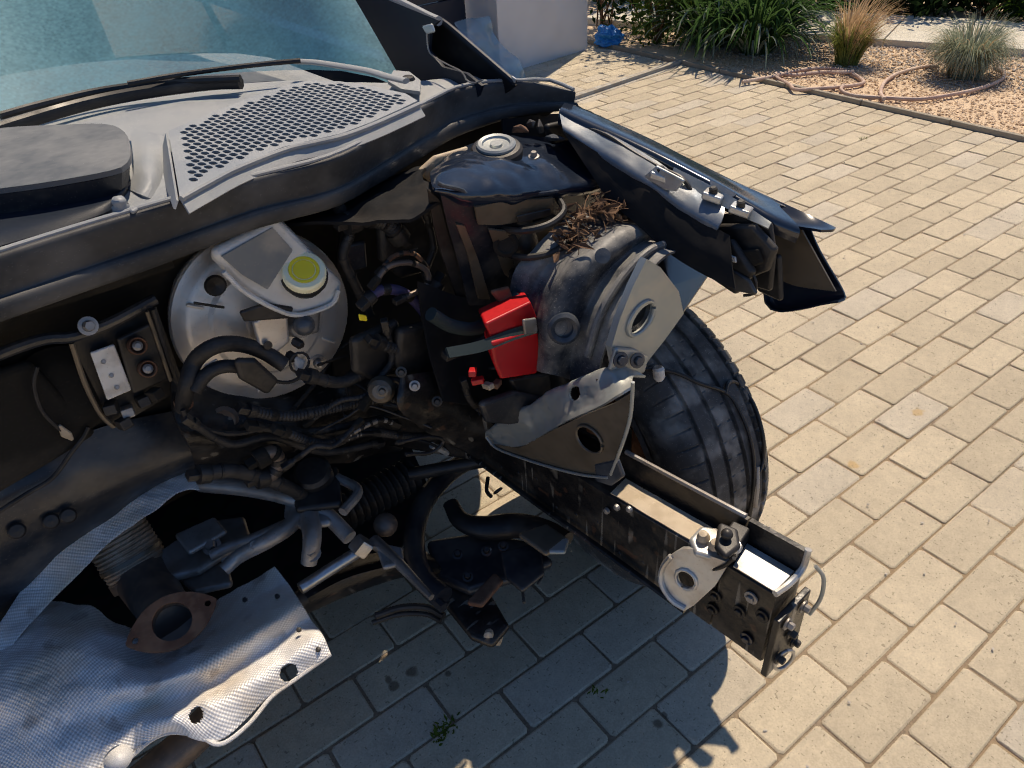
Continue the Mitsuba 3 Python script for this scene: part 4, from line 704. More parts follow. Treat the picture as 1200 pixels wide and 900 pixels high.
# crash box in front of it
cs = [sect(-0.132, 0.4945, 0.350, 0.5375), sect(-0.046, 0.500, 0.351, 0.543)]
CB = P('crash_box', skin(cs), 'm_rail', False, 'black crash box at the rail end')
obj('ledge_plate', loft([[(-0.115, -0.1985, 0.5005), (-0.05, -0.1985, 0.5045)], [(-0.125, -0.15, 0.5005), (-0.05, -0.15, 0.5045)]], 16, 6, 0.002), 'm_zinc', CB, label='bright zinc ledge')
obj('lip', tube([(-0.048, -0.2, 0.503), (-0.044, -0.17, 0.503), (-0.042, -0.146, 0.515), (-0.044, -0.138, 0.545)], 0.005, 8), 'm_zinc', CB)
for q, mm in (((-0.078,-0.203,0.470), 'm_alu'), ((-0.091,-0.203,0.427), 'm_black'), ((-0.132,-0.203,0.424), 'm_rail'), ((-0.072,-0.203,0.382), 'm_paint'), ((-0.133,-0.203,0.392), 'm_rail'), ((-0.057,-0.203,0.449), 'm_black')):
    obj('bolt', bolt(q, (0, -1, 0), 0.006, 0.006), mm, CB)
ep = obj('end_plate', obox((-0.034, -0.168, 0.40), (0.005, 0.040, 0.065), r=0.002), 'm_rail', CB)
for q in ((-0.026, -0.19, 0.45), (-0.026, -0.15, 0.45), (-0.026, -0.19, 0.37), (-0.026, -0.15, 0.37), (-0.026, -0.17, 0.41)):
    obj('bolt', bolt(q, (1, 0, 0.0), 0.0058, 0.010), 'm_black' if q[2] < 0.44 else 'm_alu', CB)
obj('tow_eye', tube([V((-0.022, -0.178, 0.375)) + 0.5 * V((0.012 * math.sin(t), 0.03 * math.sin(t) + 0.0, 0.044 * math.cos(t) - 0.036)) for t in np.linspace(0, 6.28, 18)], 0.0028, 8), 'm_steel', CB)
obj('wire_bail', tube([(-0.03, -0.135, 0.52), (-0.018, -0.128, 0.50), (-0.014, -0.128, 0.46), (-0.02, -0.135, 0.425)], 0.003, 8), 'm_primer', CB)
zb = [(-0.200,-0.226,0.477),(-0.189,-0.215,0.494),(-0.169,-0.207,0.506),(-0.146,-0.207,0.507),(-0.118,-0.207,0.512),(-0.128,-0.212,0.463),(-0.148,-0.225,0.414),(-0.159,-0.235,0.396),(-0.181,-0.240,0.401),(-0.204,-0.240,0.420),(-0.208,-0.233,0.449)]
ZB = P('sensor_bracket', plate(zb, [((-0.170,-0.226,0.448), 0.0145)], 0.009, None), 'm_zinc', 30, 'bright zinc bracket with a round hole')
obj('rim', tube([(-0.198,-0.229,0.478),(-0.206,-0.236,0.450),(-0.200,-0.243,0.426),(-0.179,-0.243,0.407),(-0.157,-0.239,0.404)], 0.0045, 8), 'm_zinc', ZB)
zc_, za_, zbb_, zn_ = basis(zb)
obj('rim', tube(ell((-0.168,-0.229,0.452), za_, zbb_, 0.0165, 0.0165, 24), 0.003, 8), 'm_zinc', ZB)
cl = P('rail_clip', hull([(-0.181,-0.202,0.503),(-0.183,-0.176,0.503),(-0.169,-0.166,0.503),(-0.146,-0.181,0.503),(-0.147,-0.208,0.503),(-0.163,-0.215,0.503)], 0.006), 'm_zinc')
for q in ((-0.169,-0.196,0.515), (-0.148,-0.197,0.515)):
    obj('clip_pin', lathe([(0, 0.012), (0.006, 0.011), (0.009, 0.004), (0.010, 0)], q, (0, -0.2, 1), 14), 'm_bare', cl)
obj('clip_body', cat(obox((-0.135, -0.172, 0.515), (0.014, 0.026, 0.014), (1, 0.2, 0), r=0.004), hull([(-0.155,-0.174,0.530),(-0.138,-0.170,0.530),(-0.121,-0.189,0.530),(-0.122,-0.212,0.530),(-0.136,-0.208,0.530)], 0.006)), 'm_black', cl)
obj('clip_knob', ball((-0.136,-0.192,0.545), 0.0085), 'm_black', cl, True)
obj('clip_knob', lathe([(0.006, 0), (0.010, 0.004), (0.009, 0.010), (0, 0.012)], (-0.123,-0.185,0.520), (0, -0.4, 1), 14), 'm_zinc', cl)
P('wire', tube([(-0.172,-0.212,0.485),(-0.170,-0.212,0.465),(-0.150,-0.212,0.474),(-0.124,-0.212,0.503),(-0.109,-0.212,0.534)], 0.0028, 8), 'm_black')

# rail root running back into the bulkhead
P('rail_root', hull([(-0.70, -0.2, 0.34), (-0.70, -0.14, 0.34), (-0.70, -0.2, 0.45), (-0.70, -0.14, 0.46)] + [(-0.900,-0.342,0.450),(-0.900,-0.225,0.429),(-0.900,-0.344,0.362),(-0.900,-0.180,0.287),(-0.900,-0.032,0.276)], 0.010), 'm_rail', 40)
P('rail_root', loft([[(-0.680,-0.347,0.626),(-0.680,-0.262,0.588),(-0.680,-0.190,0.524),(-0.680,-0.111,0.440)], [(-0.660,-0.372,0.579),(-0.660,-0.303,0.539),(-0.660,-0.223,0.452),(-0.660,-0.154,0.411)], [(-0.680,-0.315,0.486),(-0.680,-0.264,0.423),(-0.680,-0.197,0.337),(-0.680,-0.145,0.303)]], 24, 18, 0.006, 0.012, 16, 7), 'm_rail', 60)
for q, mm in (((-0.660,-0.336,0.609), 'm_alu'), ((-0.660,-0.397,0.631), 'm_tan'), ((-0.650,-0.303,0.563), 'm_black'), ((-0.670,-0.351,0.640), 'm_rail')):
    P('rail_bolt', bolt(q, (0.8, -0.5, 0.4), 0.0055, 0.009), mm)
P('rail_boss', lathe([(0, 0.012), (0.012, 0.012), (0.02, 0.006), (0.024, -0.01)], (-0.700,-0.379,0.601), (0.7, -0.6, 0.4), 20), 'm_tan')

# ---- red battery terminal covers with a strap
r1 = [(-0.555,-0.255,0.738),(-0.555,-0.202,0.735),(-0.555,-0.167,0.736),(-0.555,-0.156,0.705),(-0.555,-0.160,0.694),(-0.555,-0.244,0.707)]
RB = P('terminal_cover', prism(r1, (-0.05, 0.03, -0.01), 0.004), 'm_red', 40, 'bright red upper terminal cover')
RC = P('terminal_cover', prism([(-0.545,-0.255,0.707),(-0.545,-0.166,0.688),(-0.545,-0.160,0.620),(-0.545,-0.170,0.611),(-0.545,-0.241,0.638),(-0.545,-0.251,0.670)], (-0.05, 0.03, -0.01), 0.005), 'm_red', 40, 'bright red lower terminal cover')
obj('strap', loft([[(-0.550,-0.339,0.737),(-0.550,-0.279,0.720),(-0.550,-0.209,0.710),(-0.550,-0.157,0.698)], [(-0.540,-0.342,0.725),(-0.540,-0.278,0.705),(-0.540,-0.212,0.695),(-0.540,-0.163,0.685)]], 24, 6, 0.004), 'm_strap', RC)
obj('buckle', hull([(-0.535,-0.196,0.725),(-0.535,-0.174,0.718),(-0.535,-0.172,0.695),(-0.535,-0.194,0.702)], 0.003), 'm_alu', RC)
P('cable', tube([(-0.600,-0.324,0.768),(-0.600,-0.288,0.730),(-0.600,-0.238,0.704),(-0.600,-0.182,0.714),(-0.600,-0.151,0.728)], 0.011, 12), 'm_strap')
P('cable_end', hull([(-0.600,-0.201,0.754),(-0.600,-0.172,0.748),(-0.600,-0.166,0.727),(-0.600,-0.185,0.728)], 0.004), 'm_rust')
for q in range(4):
    P('red_plug', obox([(-0.560,-0.279,0.640), (-0.560,-0.259,0.619), (-0.560,-0.287,0.661), (-0.560,-0.241,0.613)][q], (0.010, 0.006, 0.005), (1, 1 - q, 0.3), r=0.002), ['m_red', 'm_bare', 'm_red', 'm_rust'][q])
P('relay_box', hull([(-0.560,-0.273,0.588),(-0.560,-0.210,0.574),(-0.560,-0.131,0.516),(-0.560,-0.141,0.490),(-0.560,-0.221,0.525),(-0.560,-0.265,0.555)], 0.008), 'm_paint_in')
P('relay_box', hull([(-0.570,-0.199,0.593),(-0.570,-0.120,0.562),(-0.570,-0.113,0.516),(-0.570,-0.179,0.537)], 0.006), 'm_black')

# ---- harnesses, hoses and clutter in the dark of the bay
dark = [
    ([(-0.740,-0.211,0.725),(-0.740,-0.233,0.700),(-0.740,-0.226,0.648),(-0.740,-0.173,0.605),(-0.740,-0.101,0.588),(-0.740,-0.045,0.601)], 0.012, 'm_rubber'),
    ([(-0.740,-0.351,0.747),(-0.740,-0.324,0.755),(-0.740,-0.285,0.736),(-0.740,-0.253,0.692),(-0.740,-0.237,0.641),(-0.740,-0.255,0.585),(-0.740,-0.254,0.523)], 0.009, 'm_purple'),
    ([(-0.780,-0.341,0.865),(-0.780,-0.302,0.861),(-0.780,-0.265,0.839),(-0.780,-0.245,0.805)], 0.014, 'm_rubber'),
    ([(-0.800,-0.338,0.890),(-0.800,-0.325,0.842),(-0.800,-0.346,0.805),(-0.800,-0.336,0.753),(-0.800,-0.321,0.697)], 0.008, 'm_rubber'),
    ([(-0.720,-0.340,0.785),(-0.720,-0.313,0.801),(-0.720,-0.273,0.792),(-0.720,-0.242,0.764),(-0.720,-0.250,0.738),(-0.720,-0.299,0.736)], 0.005, 'm_burnt'),
    ([(-0.740,-0.316,0.789),(-0.740,-0.287,0.803),(-0.740,-0.248,0.791),(-0.740,-0.223,0.749)], 0.004, 'm_rust'),
    ([(-0.760,-0.201,0.841),(-0.760,-0.196,0.777),(-0.760,-0.220,0.738),(-0.760,-0.205,0.689)], 0.006, 'm_rubber'),
    ([(-0.750,-0.476,0.658),(-0.750,-0.422,0.616),(-0.750,-0.354,0.612),(-0.750,-0.285,0.587),(-0.750,-0.214,0.540)], 0.010, 'm_rubber'),
    ([(-0.760,-0.580,0.642),(-0.760,-0.518,0.593),(-0.760,-0.427,0.562),(-0.760,-0.344,0.531),(-0.760,-0.256,0.477)], 0.009, 'm_rubber'),
    ([(-0.770,-0.573,0.598),(-0.770,-0.494,0.539),(-0.770,-0.398,0.501),(-0.770,-0.310,0.470)], 0.007, 'm_rubber'),
    ([(-0.750,-0.542,0.582),(-0.750,-0.478,0.514),(-0.750,-0.395,0.491),(-0.750,-0.311,0.428),(-0.750,-0.215,0.373)], 0.008, 'm_rubber'),
    ([(-0.800,-0.655,0.638),(-0.800,-0.612,0.567),(-0.800,-0.543,0.539),(-0.800,-0.462,0.454),(-0.800,-0.359,0.410)], 0.007, 'm_rubber'),
    ([(-0.740,-0.443,0.514),(-0.740,-0.397,0.514),(-0.740,-0.366,0.507),(-0.740,-0.344,0.486)], 0.005, 'm_alu'),
    ([(-0.740,-0.451,0.508),(-0.740,-0.417,0.503),(-0.740,-0.385,0.487)], 0.004, 'm_alu'),
    ([(-0.780,-0.588,0.527),(-0.780,-0.559,0.528),(-0.780,-0.553,0.504),(-0.780,-0.571,0.485),(-0.780,-0.598,0.491)], 0.013, 'm_burnt'),
    ([(-0.780,-0.679,0.557),(-0.780,-0.631,0.533),(-0.780,-0.583,0.485),(-0.780,-0.542,0.426),(-0.780,-0.499,0.349)], 0.012, 'm_rubber'),
    ([(-0.720,-0.360,0.682),(-0.720,-0.315,0.643),(-0.720,-0.263,0.631),(-0.720,-0.192,0.582)], 0.010, 'm_rubber'),
    ([(-0.700,-0.245,0.599),(-0.700,-0.212,0.545),(-0.700,-0.238,0.500),(-0.700,-0.214,0.445)], 0.008, 'm_rubber'),
    ([(-0.720,-0.337,0.696),(-0.720,-0.335,0.635),(-0.720,-0.360,0.612),(-0.720,-0.398,0.578)], 0.006, 'm_rubber'),
    ([(-0.620,-0.262,0.590),(-0.620,-0.253,0.552),(-0.620,-0.218,0.505),(-0.620,-0.162,0.485)], 0.006, 'm_rubber'),
    ([(-0.620,-0.122,0.708),(-0.620,-0.148,0.674),(-0.620,-0.226,0.659),(-0.620,-0.280,0.665)], 0.007, 'm_rubber'),
    ([(-0.600,-0.413,0.569),(-0.600,-0.365,0.550),(-0.600,-0.333,0.523),(-0.600,-0.360,0.513),(-0.600,-0.402,0.536)], 0.003, 'm_black'),
]
def tangent(C, i): return unit(C[min(i + 1, len(C) - 1)] - C[max(i - 1, 0)])
def harness(pts, r, mm, seed, conduit=False):
    """A hose or loom with tape bands, a tie with its tail, and a plug at each open end."""
    rn = np.random.default_rng(seed); C = cr(pts, 40)
    Lh = np.linalg.norm(np.diff(C, axis=0), axis=1).sum()
    key = P('hose' if r > 0.0065 else 'wire', ribbed(pts, r, r * 0.09, max(8, int(Lh / 0.0065)), 12) if conduit else tube(pts, r, 12), mm)
    for i in (0, 39):
        t = tangent(C, i) * (-1 if i == 0 else 1)
        a = 'm_black' if rn.uniform() < 0.7 else 'm_felt'
        obj('end_plug', cat(obox(C[i] + t * min(r, 0.006) * 1.1, (min(r, 0.006) * 1.8, min(r, 0.007) * 1.2, min(r, 0.006)), t, (0.2, 0.3, 1), r=0.0015), lathe([(r * 1.25, -r * 1.4), (r * 1.35, -r), (r * 1.35, r * 0.2), (0, r * 0.3)], C[i] - t * r * 0.2, t, 10)), a, key)
    for i in range(5, 36, int(rn.integers(7, 12))):
        t = tangent(C, i); w = rn.uniform(0.002, 0.008)
        obj('tape_band', lathe([(r * 0.98, -w), (r * 1.12, -w * 0.8), (r * 1.12, w * 0.8), (r * 0.98, w)], C[i], t, 12), 'm_black' if rn.uniform() < 0.75 else 'm_felt', key)
    if rn.uniform() < 0.6:
        i = int(rn.integers(10, 30)); t = tangent(C, i); o = unit(np.cross(t, rn.normal(0, 1, 3)))
        obj('cable_tie', cat(obox(C[i] + o * r * 1.2, (0.0028, 0.0028, 0.002), t, o, r=0.0006), tube([C[i] + o * r * 1.2, C[i] + o * (r + 0.012) + t * 0.004], 0.0009, 5, 4)), 'm_black', key)
for i, (pts, r, mm) in enumerate(dark): harness(pts, r, mm, i, mm == 'm_rubber' and r >= 0.008 and i % 2 == 0)
P('cowl_side', loft([[(-0.860,0.064,0.911),(-0.860,0.174,0.893),(-0.860,0.295,0.867)], [(-0.850,0.052,0.868),(-0.850,0.162,0.828),(-0.850,0.312,0.786)], [(-0.840,0.039,0.824),(-0.840,0.151,0.781),(-0.840,0.318,0.731)]], 14, 12, 0.005, 0.01, 20), 'm_shadowed')  # dark sheet added to fill the gap behind the tower with shade
P('sun_block_sheet', loft([[(-0.66, -0.30, 0.895), (-0.66, -0.20, 0.915)], [(-0.75, -0.36, 0.885), (-0.76, -0.20, 0.90)], [(-0.87, -0.42, 0.86), (-0.89, -0.03, 0.87)]], 24, 20, 0.005, 0.014, 18), 'm_shadowed')  # sheet added to keep the sun off the bay floor
P('wiring_box', hull([(-0.800,-0.262,0.843),(-0.800,-0.198,0.829),(-0.800,-0.181,0.775),(-0.800,-0.192,0.729),(-0.800,-0.243,0.736),(-0.800,-0.271,0.776)], 0.012), 'm_black', 45)
P('wiring_box', hull([(-0.820,-0.333,0.808),(-0.820,-0.298,0.802),(-0.820,-0.302,0.765),(-0.820,-0.332,0.767)], 0.006), 'm_paint_in')
P('valve_block', hull([(-0.720,-0.310,0.675),(-0.720,-0.222,0.651),(-0.720,-0.213,0.574),(-0.720,-0.239,0.529),(-0.720,-0.310,0.568),(-0.720,-0.325,0.630)], 0.012), 'm_black', 45)
P('valve_block', hull([(-0.740,-0.386,0.685),(-0.740,-0.312,0.684),(-0.740,-0.313,0.615),(-0.740,-0.362,0.604),(-0.740,-0.393,0.637)], 0.010), 'm_black', 45)
P('yellow_tag', hull([(-0.740,-0.369,0.728),(-0.740,-0.359,0.721),(-0.740,-0.359,0.714),(-0.740,-0.369,0.720)], 0.002), 'm_yellow')
P('bulkhead_plate', loft([[(-0.860,-0.295,0.881),(-0.860,-0.176,0.875),(-0.860,-0.116,0.841)], [(-0.880,-0.327,0.720),(-0.880,-0.234,0.682),(-0.880,-0.134,0.622)], [(-0.880,-0.376,0.541),(-0.880,-0.271,0.486),(-0.880,-0.152,0.423)]], 16, 16, 0.006, 0.012, 12, 9), 'm_felt', 60)
P('bulkhead_plate', loft([[(-0.920,-0.629,0.671),(-0.920,-0.501,0.586),(-0.920,-0.333,0.539),(-0.920,-0.183,0.464)], [(-0.860,-0.665,0.636),(-0.860,-0.537,0.566),(-0.860,-0.377,0.511),(-0.860,-0.228,0.452)], [(-0.830,-0.666,0.583),(-0.830,-0.549,0.519),(-0.830,-0.408,0.453),(-0.830,-0.262,0.377)], [(-0.860,-0.663,0.509),(-0.860,-0.539,0.434),(-0.860,-0.410,0.360),(-0.860,-0.274,0.308)]], 40, 26, 0.006, 0.014, 14, 10), 'm_rail', 60)
rr = np.random.default_rng(5)
for k in range(18):
    x0, y0 = rr.uniform(-0.84, -0.70), rr.uniform(-0.55, -0.20)
    z0 = 0.50 + 0.12 * rr.uniform() + 0.15 * (x0 + 0.84)
    pts = [(x0, y0, z0)]
    for j in range(4): pts.append((pts[-1][0] + rr.normal(0, 0.02), pts[-1][1] + rr.uniform(0.01, 0.07), pts[-1][2] + rr.normal(0, 0.018)))
    harness(pts, rr.uniform(0.002, 0.005), ['m_black', 'm_rubber', 'm_rubber', 'm_felt', 'm_purple', 'm_rust'][k % 6] if k % 3 == 0 else 'm_rubber', 60 + k, k % 3 == 1)

# ---- axle, arms and mounts under the bay
P('driveshaft_boot', ribbed([(-0.820,-0.457,0.275),(-0.820,-0.404,0.270),(-0.820,-0.342,0.266),(-0.820,-0.284,0.265)], 0.036, 0.0045, 11), 'm_black', 40)
P('subframe_hoop', tube([(-0.738,-0.058,0.240),(-0.778,-0.113,0.240),(-0.792,-0.189,0.240),(-0.769,-0.276,0.240),(-0.723,-0.345,0.240),(-0.660,-0.395,0.240),(-0.594,-0.420,0.240),(-0.539,-0.419,0.240)], 0.021, 14), 'm_paint_in', 40)
P('lower_arm', tube([(-0.698,-0.275,0.260),(-0.647,-0.289,0.260),(-0.602,-0.270,0.260),(-0.561,-0.222,0.260),(-0.493,-0.205,0.290),(-0.440,-0.201,0.300)], lambda t: 0.022 - 0.006 * math.cos(6.28 * t), 14, flat=((0, 0, 1), 0.75)), 'm_black', 40)
P('lower_arm', hull([(-0.664,-0.350,0.220),(-0.616,-0.276,0.220),(-0.543,-0.228,0.220),(-0.478,-0.222,0.220),(-0.499,-0.290,0.220),(-0.532,-0.363,0.220),(-0.590,-0.382,0.220)], 0.012), 'm_paint_in', 40)
P('lower_arm', hull([(-0.619,-0.341,0.200),(-0.510,-0.346,0.200),(-0.439,-0.366,0.200),(-0.432,-0.401,0.200),(-0.463,-0.414,0.200),(-0.566,-0.403,0.200),(-0.641,-0.387,0.200)], 0.010), 'm_rail', 40)
P('ball_joint', cat(lathe([(0.018, -0.01), (0.02, 0.006), (0.012, 0.016), (0.008, 0.03), (0, 0.031)], (-0.451,-0.386,0.190), (0.4, -0.5, 0.6), 18), obox((-0.438,-0.388,0.190), (0.012, 0.010, 0.007), (1, 0.6, 0))), 'm_bare', 40)
P('arm_bracket', hull([(-0.496,-0.391,0.240),(-0.509,-0.323,0.240),(-0.493,-0.324,0.240),(-0.480,-0.380,0.240)], 0.006), 'm_rust')
P('arm_bracket', cat(hull([(-0.516,-0.292,0.270),(-0.487,-0.233,0.270),(-0.436,-0.273,0.270),(-0.435,-0.320,0.270),(-0.472,-0.320,0.270)], 0.006), tube([(-0.447,-0.310,0.250),(-0.423,-0.328,0.250)], 0.003, 8), tube([(-0.460,-0.263,0.260),(-0.438,-0.268,0.260),(-0.430,-0.288,0.260)], 0.002, 8)), 'm_paint_in', 40)
P('arm_bracket', hull([(-0.484,-0.271,0.330),(-0.468,-0.227,0.330),(-0.427,-0.225,0.330),(-0.426,-0.268,0.330)], 0.006), 'm_tan')
P('arm_bracket', hull([(-0.451,-0.244,0.330),(-0.420,-0.224,0.330),(-0.407,-0.245,0.330),(-0.426,-0.264,0.330)], 0.005), 'm_primer')
for q in ((-0.584,-0.348,0.260), (-0.545,-0.309,0.270), (-0.532,-0.279,0.270), (-0.537,-0.363,0.250)):
    P('arm_bolt', bolt(q, (0.3, -0.2, 1), 0.006, 0.009), 'm_rail')
tr_ = P('track_rod', tube([(-0.689,-0.612,0.300),(-0.689,-0.543,0.300),(-0.688,-0.474,0.300)], 0.011, 14), 'm_steel', 40, 'bright steel track rod')
obj('lock_nut', lathe([(0.020, -0.014), (0.022, -0.010), (0.022, 0.010), (0.020, 0.014), (0.0, 0.014)], (-0.691,-0.483,0.305), (0.05, 0.75, 0.5), 6), 'm_steel', tr_)
obj('rod_end', tube([(-0.690,-0.458,0.300),(-0.627,-0.455,0.300),(-0.552,-0.457,0.300),(-0.512,-0.458,0.300)], lambda t: 0.013 - 0.007 * t, 12), 'm_steel', tr_)
obj('joint_ball', ball((-0.708,-0.419,0.300), 0.023), 'm_burnt', tr_, True)
obj('rod_clamp', hull([(-0.673,-0.458,0.300),(-0.637,-0.437,0.300),(-0.611,-0.452,0.300),(-0.624,-0.476,0.300)], 0.006), 'm_alu', tr_)
P('rack_boot', tube([(-0.719,-0.603,0.240),(-0.714,-0.651,0.240),(-0.722,-0.697,0.240)], 0.018, 12), 'm_black')
P('cross_member', loft([[(-0.721,-0.605,0.200),(-0.697,-0.508,0.200),(-0.658,-0.416,0.200),(-0.604,-0.373,0.200)], [(-0.724,-0.607,0.240),(-0.700,-0.516,0.240),(-0.658,-0.429,0.240),(-0.601,-0.382,0.240)], [(-0.769,-0.593,0.210),(-0.762,-0.503,0.210),(-0.715,-0.414,0.210),(-0.664,-0.368,0.210)]], 24, 12, 0.012), 'm_rail', 50)
P('stay_rod', tube([(-0.644,-0.510,0.170),(-0.625,-0.464,0.170),(-0.591,-0.429,0.170),(-0.553,-0.417,0.170)], 0.007, 10), 'm_black')
P('stay_rod', tube([(-0.643,-0.520,0.160),(-0.622,-0.472,0.160),(-0.586,-0.435,0.160),(-0.555,-0.425,0.160)], 0.005, 10), 'm_black')
P('dust_shield', tube([(-0.658,-0.429,0.240),(-0.580,-0.434,0.240),(-0.521,-0.433,0.240)], 0.010, 8), 'm_paint_in')
# engine mount bracket: dusty aluminium Y
EM = P('mount_bracket', cat(tube([(-0.952,-0.648,0.400),(-0.877,-0.592,0.400),(-0.804,-0.550,0.400),(-0.744,-0.516,0.380),(-0.674,-0.507,0.360)], lambda t: 0.017 - 0.003 * t, 14), tube([(-0.792,-0.534,0.380),(-0.759,-0.567,0.380),(-0.752,-0.617,0.380),(-0.785,-0.667,0.350),(-0.785,-0.698,0.340)], lambda t: 0.016 - 0.004 * t, 14), tube([(-0.765,-0.532,0.380),(-0.703,-0.561,0.380),(-0.693,-0.583,0.340)], lambda t: 0.020 - 0.006 * t, 14), hull([(-0.817,-0.541,0.380),(-0.753,-0.514,0.380),(-0.715,-0.523,0.380),(-0.738,-0.558,0.380),(-0.780,-0.565,0.380)], 0.008)), 'm_alu', 50, 'dusty cast aluminium mounting bracket')
for q in ((-0.871,-0.579,0.395), (-0.765,-0.639,0.370), (-0.690,-0.573,0.360)):
    obj('bolt', bolt(q, (0.4, -0.3, 1), 0.009, 0.012), 'm_alu', EM)
GB = P('gear_linkage', cat(hull([(-0.940,-0.757,0.300),(-0.951,-0.672,0.300),(-0.914,-0.616,0.300),(-0.866,-0.629,0.300),(-0.859,-0.726,0.300),(-0.879,-0.768,0.300)], 0.010), hull([(-0.884,-0.751,0.280),(-0.853,-0.685,0.280),(-0.809,-0.696,0.280),(-0.834,-0.743,0.280)], 0.008), tube([(-0.843,-0.701,0.330),(-0.839,-0.663,0.330),(-0.825,-0.620,0.330),(-0.814,-0.556,0.330)], 0.010, 12), hull([(-0.920,-0.723,0.340),(-0.911,-0.661,0.340),(-0.869,-0.660,0.340),(-0.868,-0.722,0.340)], 0.006)), 'm_alu', 45)
obj('clip', hull([(-0.802,-0.689,0.345),(-0.798,-0.662,0.345),(-0.779,-0.665,0.345),(-0.783,-0.692,0.345)], 0.004), 'm_zinc', GB)
obj('bolt', bolt((-0.864,-0.688,0.330), (0.4, -0.3, 1), 0.010, 0.014), 'm_steel', GB)
AC = P('actuator', cat(lathe([(0.030, -0.05), (0.034, -0.04), (0.034, 0.015), (0.028, 0.022), (0.0, 0.024)], (-0.794,-0.495,0.420), (0.3, -0.2, 1), 24), hull([(-0.840,-0.517,0.400),(-0.801,-0.453,0.400),(-0.722,-0.493,0.400),(-0.759,-0.548,0.400)], 0.008)), 'm_black', 40)
obj('white_tag', obox((-0.780,-0.495,0.412), (0.003, 0.010, 0.007), (1, -0.2, 0.2), r=0.001), 'm_white', AC)
P('actuator_arm', tube([(-0.780,-0.458,0.400),(-0.724,-0.449,0.400),(-0.698,-0.498,0.400)], 0.009, 10), 'm_alu')
P('small_fitting', tube([(-0.740,-0.272,0.388),(-0.740,-0.254,0.367),(-0.740,-0.239,0.347)], 0.0065, 10), 'm_zinc')
P('small_fitting', cat(tube([(-0.667,-0.198,0.300),(-0.641,-0.224,0.300),(-0.622,-0.228,0.300)], 0.004, 8), tube([V((-0.625,-0.208,0.300)) + 0.009 * (math.cos(t) * V([0, 1, 0]) + math.sin(t) * V([0.5, 0, 0.8])) for t in np.linspace(0, 6.0, 12)], 0.0025, 8)), 'm_black')
P('wire', tube([(-0.763,-0.339,0.420),(-0.754,-0.310,0.420),(-0.722,-0.293,0.420),(-0.697,-0.288,0.420)], 0.003, 8), 'm_black')

# ---- exhaust and heat shield
e0, e1 = V((-1.029,-0.808,0.385)), V((-0.953,-0.804,0.285))
ex = P('exhaust_pipe', ribbed([e0, mid(e0, e1), e1], 0.055, 0.0012, 16, 40), 'm_braid', 60, 'braided exhaust flex pipe with a rusty flange')
e2, e3 = V((-0.881,-0.804,0.285)), V((-0.768,-0.805,0.318))
obj('collar', tube([e1 + (e1 - e0) * 0.0, e1 + unit(e1 - e0) * 0.018], 0.056, 32, 4), 'm_burnt', ex)
obj('neck', tube([e1, e2, e3], lambda t: 0.050 - 0.012 * t, 32), 'm_burnt', ex)
fa, fb = V((-0.746,-0.879,0.345)), V((-0.730,-0.735,0.345))
fdir = unit(fb - fa); fn_ = unit(np.cross(fdir, (0.75, 0.1, -0.62))); fn_ = unit(np.cross(fdir, unit(np.cross((0.62, -0.1, 0.76), fdir)))); nrm_ = unit(np.cross(fdir, fn_))
nrm_ = unit(V((0.55, -0.05, 0.83)) - fdir * (V((0.55, -0.05, 0.83)) @ fdir)); fn_ = np.cross(nrm_, fdir)
fc = mid(fa, fb); hl = np.linalg.norm(fb - fa) / 2
tt = np.linspace(0, 2 * np.pi, 40, endpoint=False)
fo = [fc + fdir * (hl * np.sign(math.cos(t)) * abs(math.cos(t)) ** 1.0) + fn_ * (0.043 * np.sign(math.sin(t)) * abs(math.sin(t)) ** 1.7) for t in tt]
obj('flange', plate(fo, [(fc, 0.030), (fc + fdir * hl * 0.80, 0.005), (fc - fdir * hl * 0.80, 0.005)], 0.010, nrm_), 'm_rust', ex, 30, 'rusty oval exhaust flange')
obj('band', tube([e1 - unit(e1 - e0) * 0.03, e1 - unit(e1 - e0) * 0.022], 0.0575, 32, 4), 'm_tan', ex)
obj('bore', lathe([(0.0295, 0.0), (0.0295, -0.05), (0.0, -0.052)], fc, nrm_, 30), 'm_burnt', ex)
arc = [[(-0.861,-1.101,0.330),(-0.897,-1.026,0.370),(-0.964,-0.961,0.370),(-0.966,-0.891,0.410),(-0.977,-0.812,0.430),(-0.982,-0.736,0.440),(-0.981,-0.675,0.440),(-0.942,-0.657,0.435)],
       [(-0.834,-1.108,0.315),(-0.866,-1.012,0.355),(-0.909,-0.950,0.355),(-0.909,-0.884,0.385),(-0.922,-0.816,0.405),(-0.912,-0.749,0.425),(-0.920,-0.690,0.430),(-0.897,-0.665,0.435)]]
HS = P('heat_shield', loft(arc, 90, 14, 0.0016, 0.006, 30, 6), 'm_shield', 60, 'crumpled embossed aluminium heat shield')
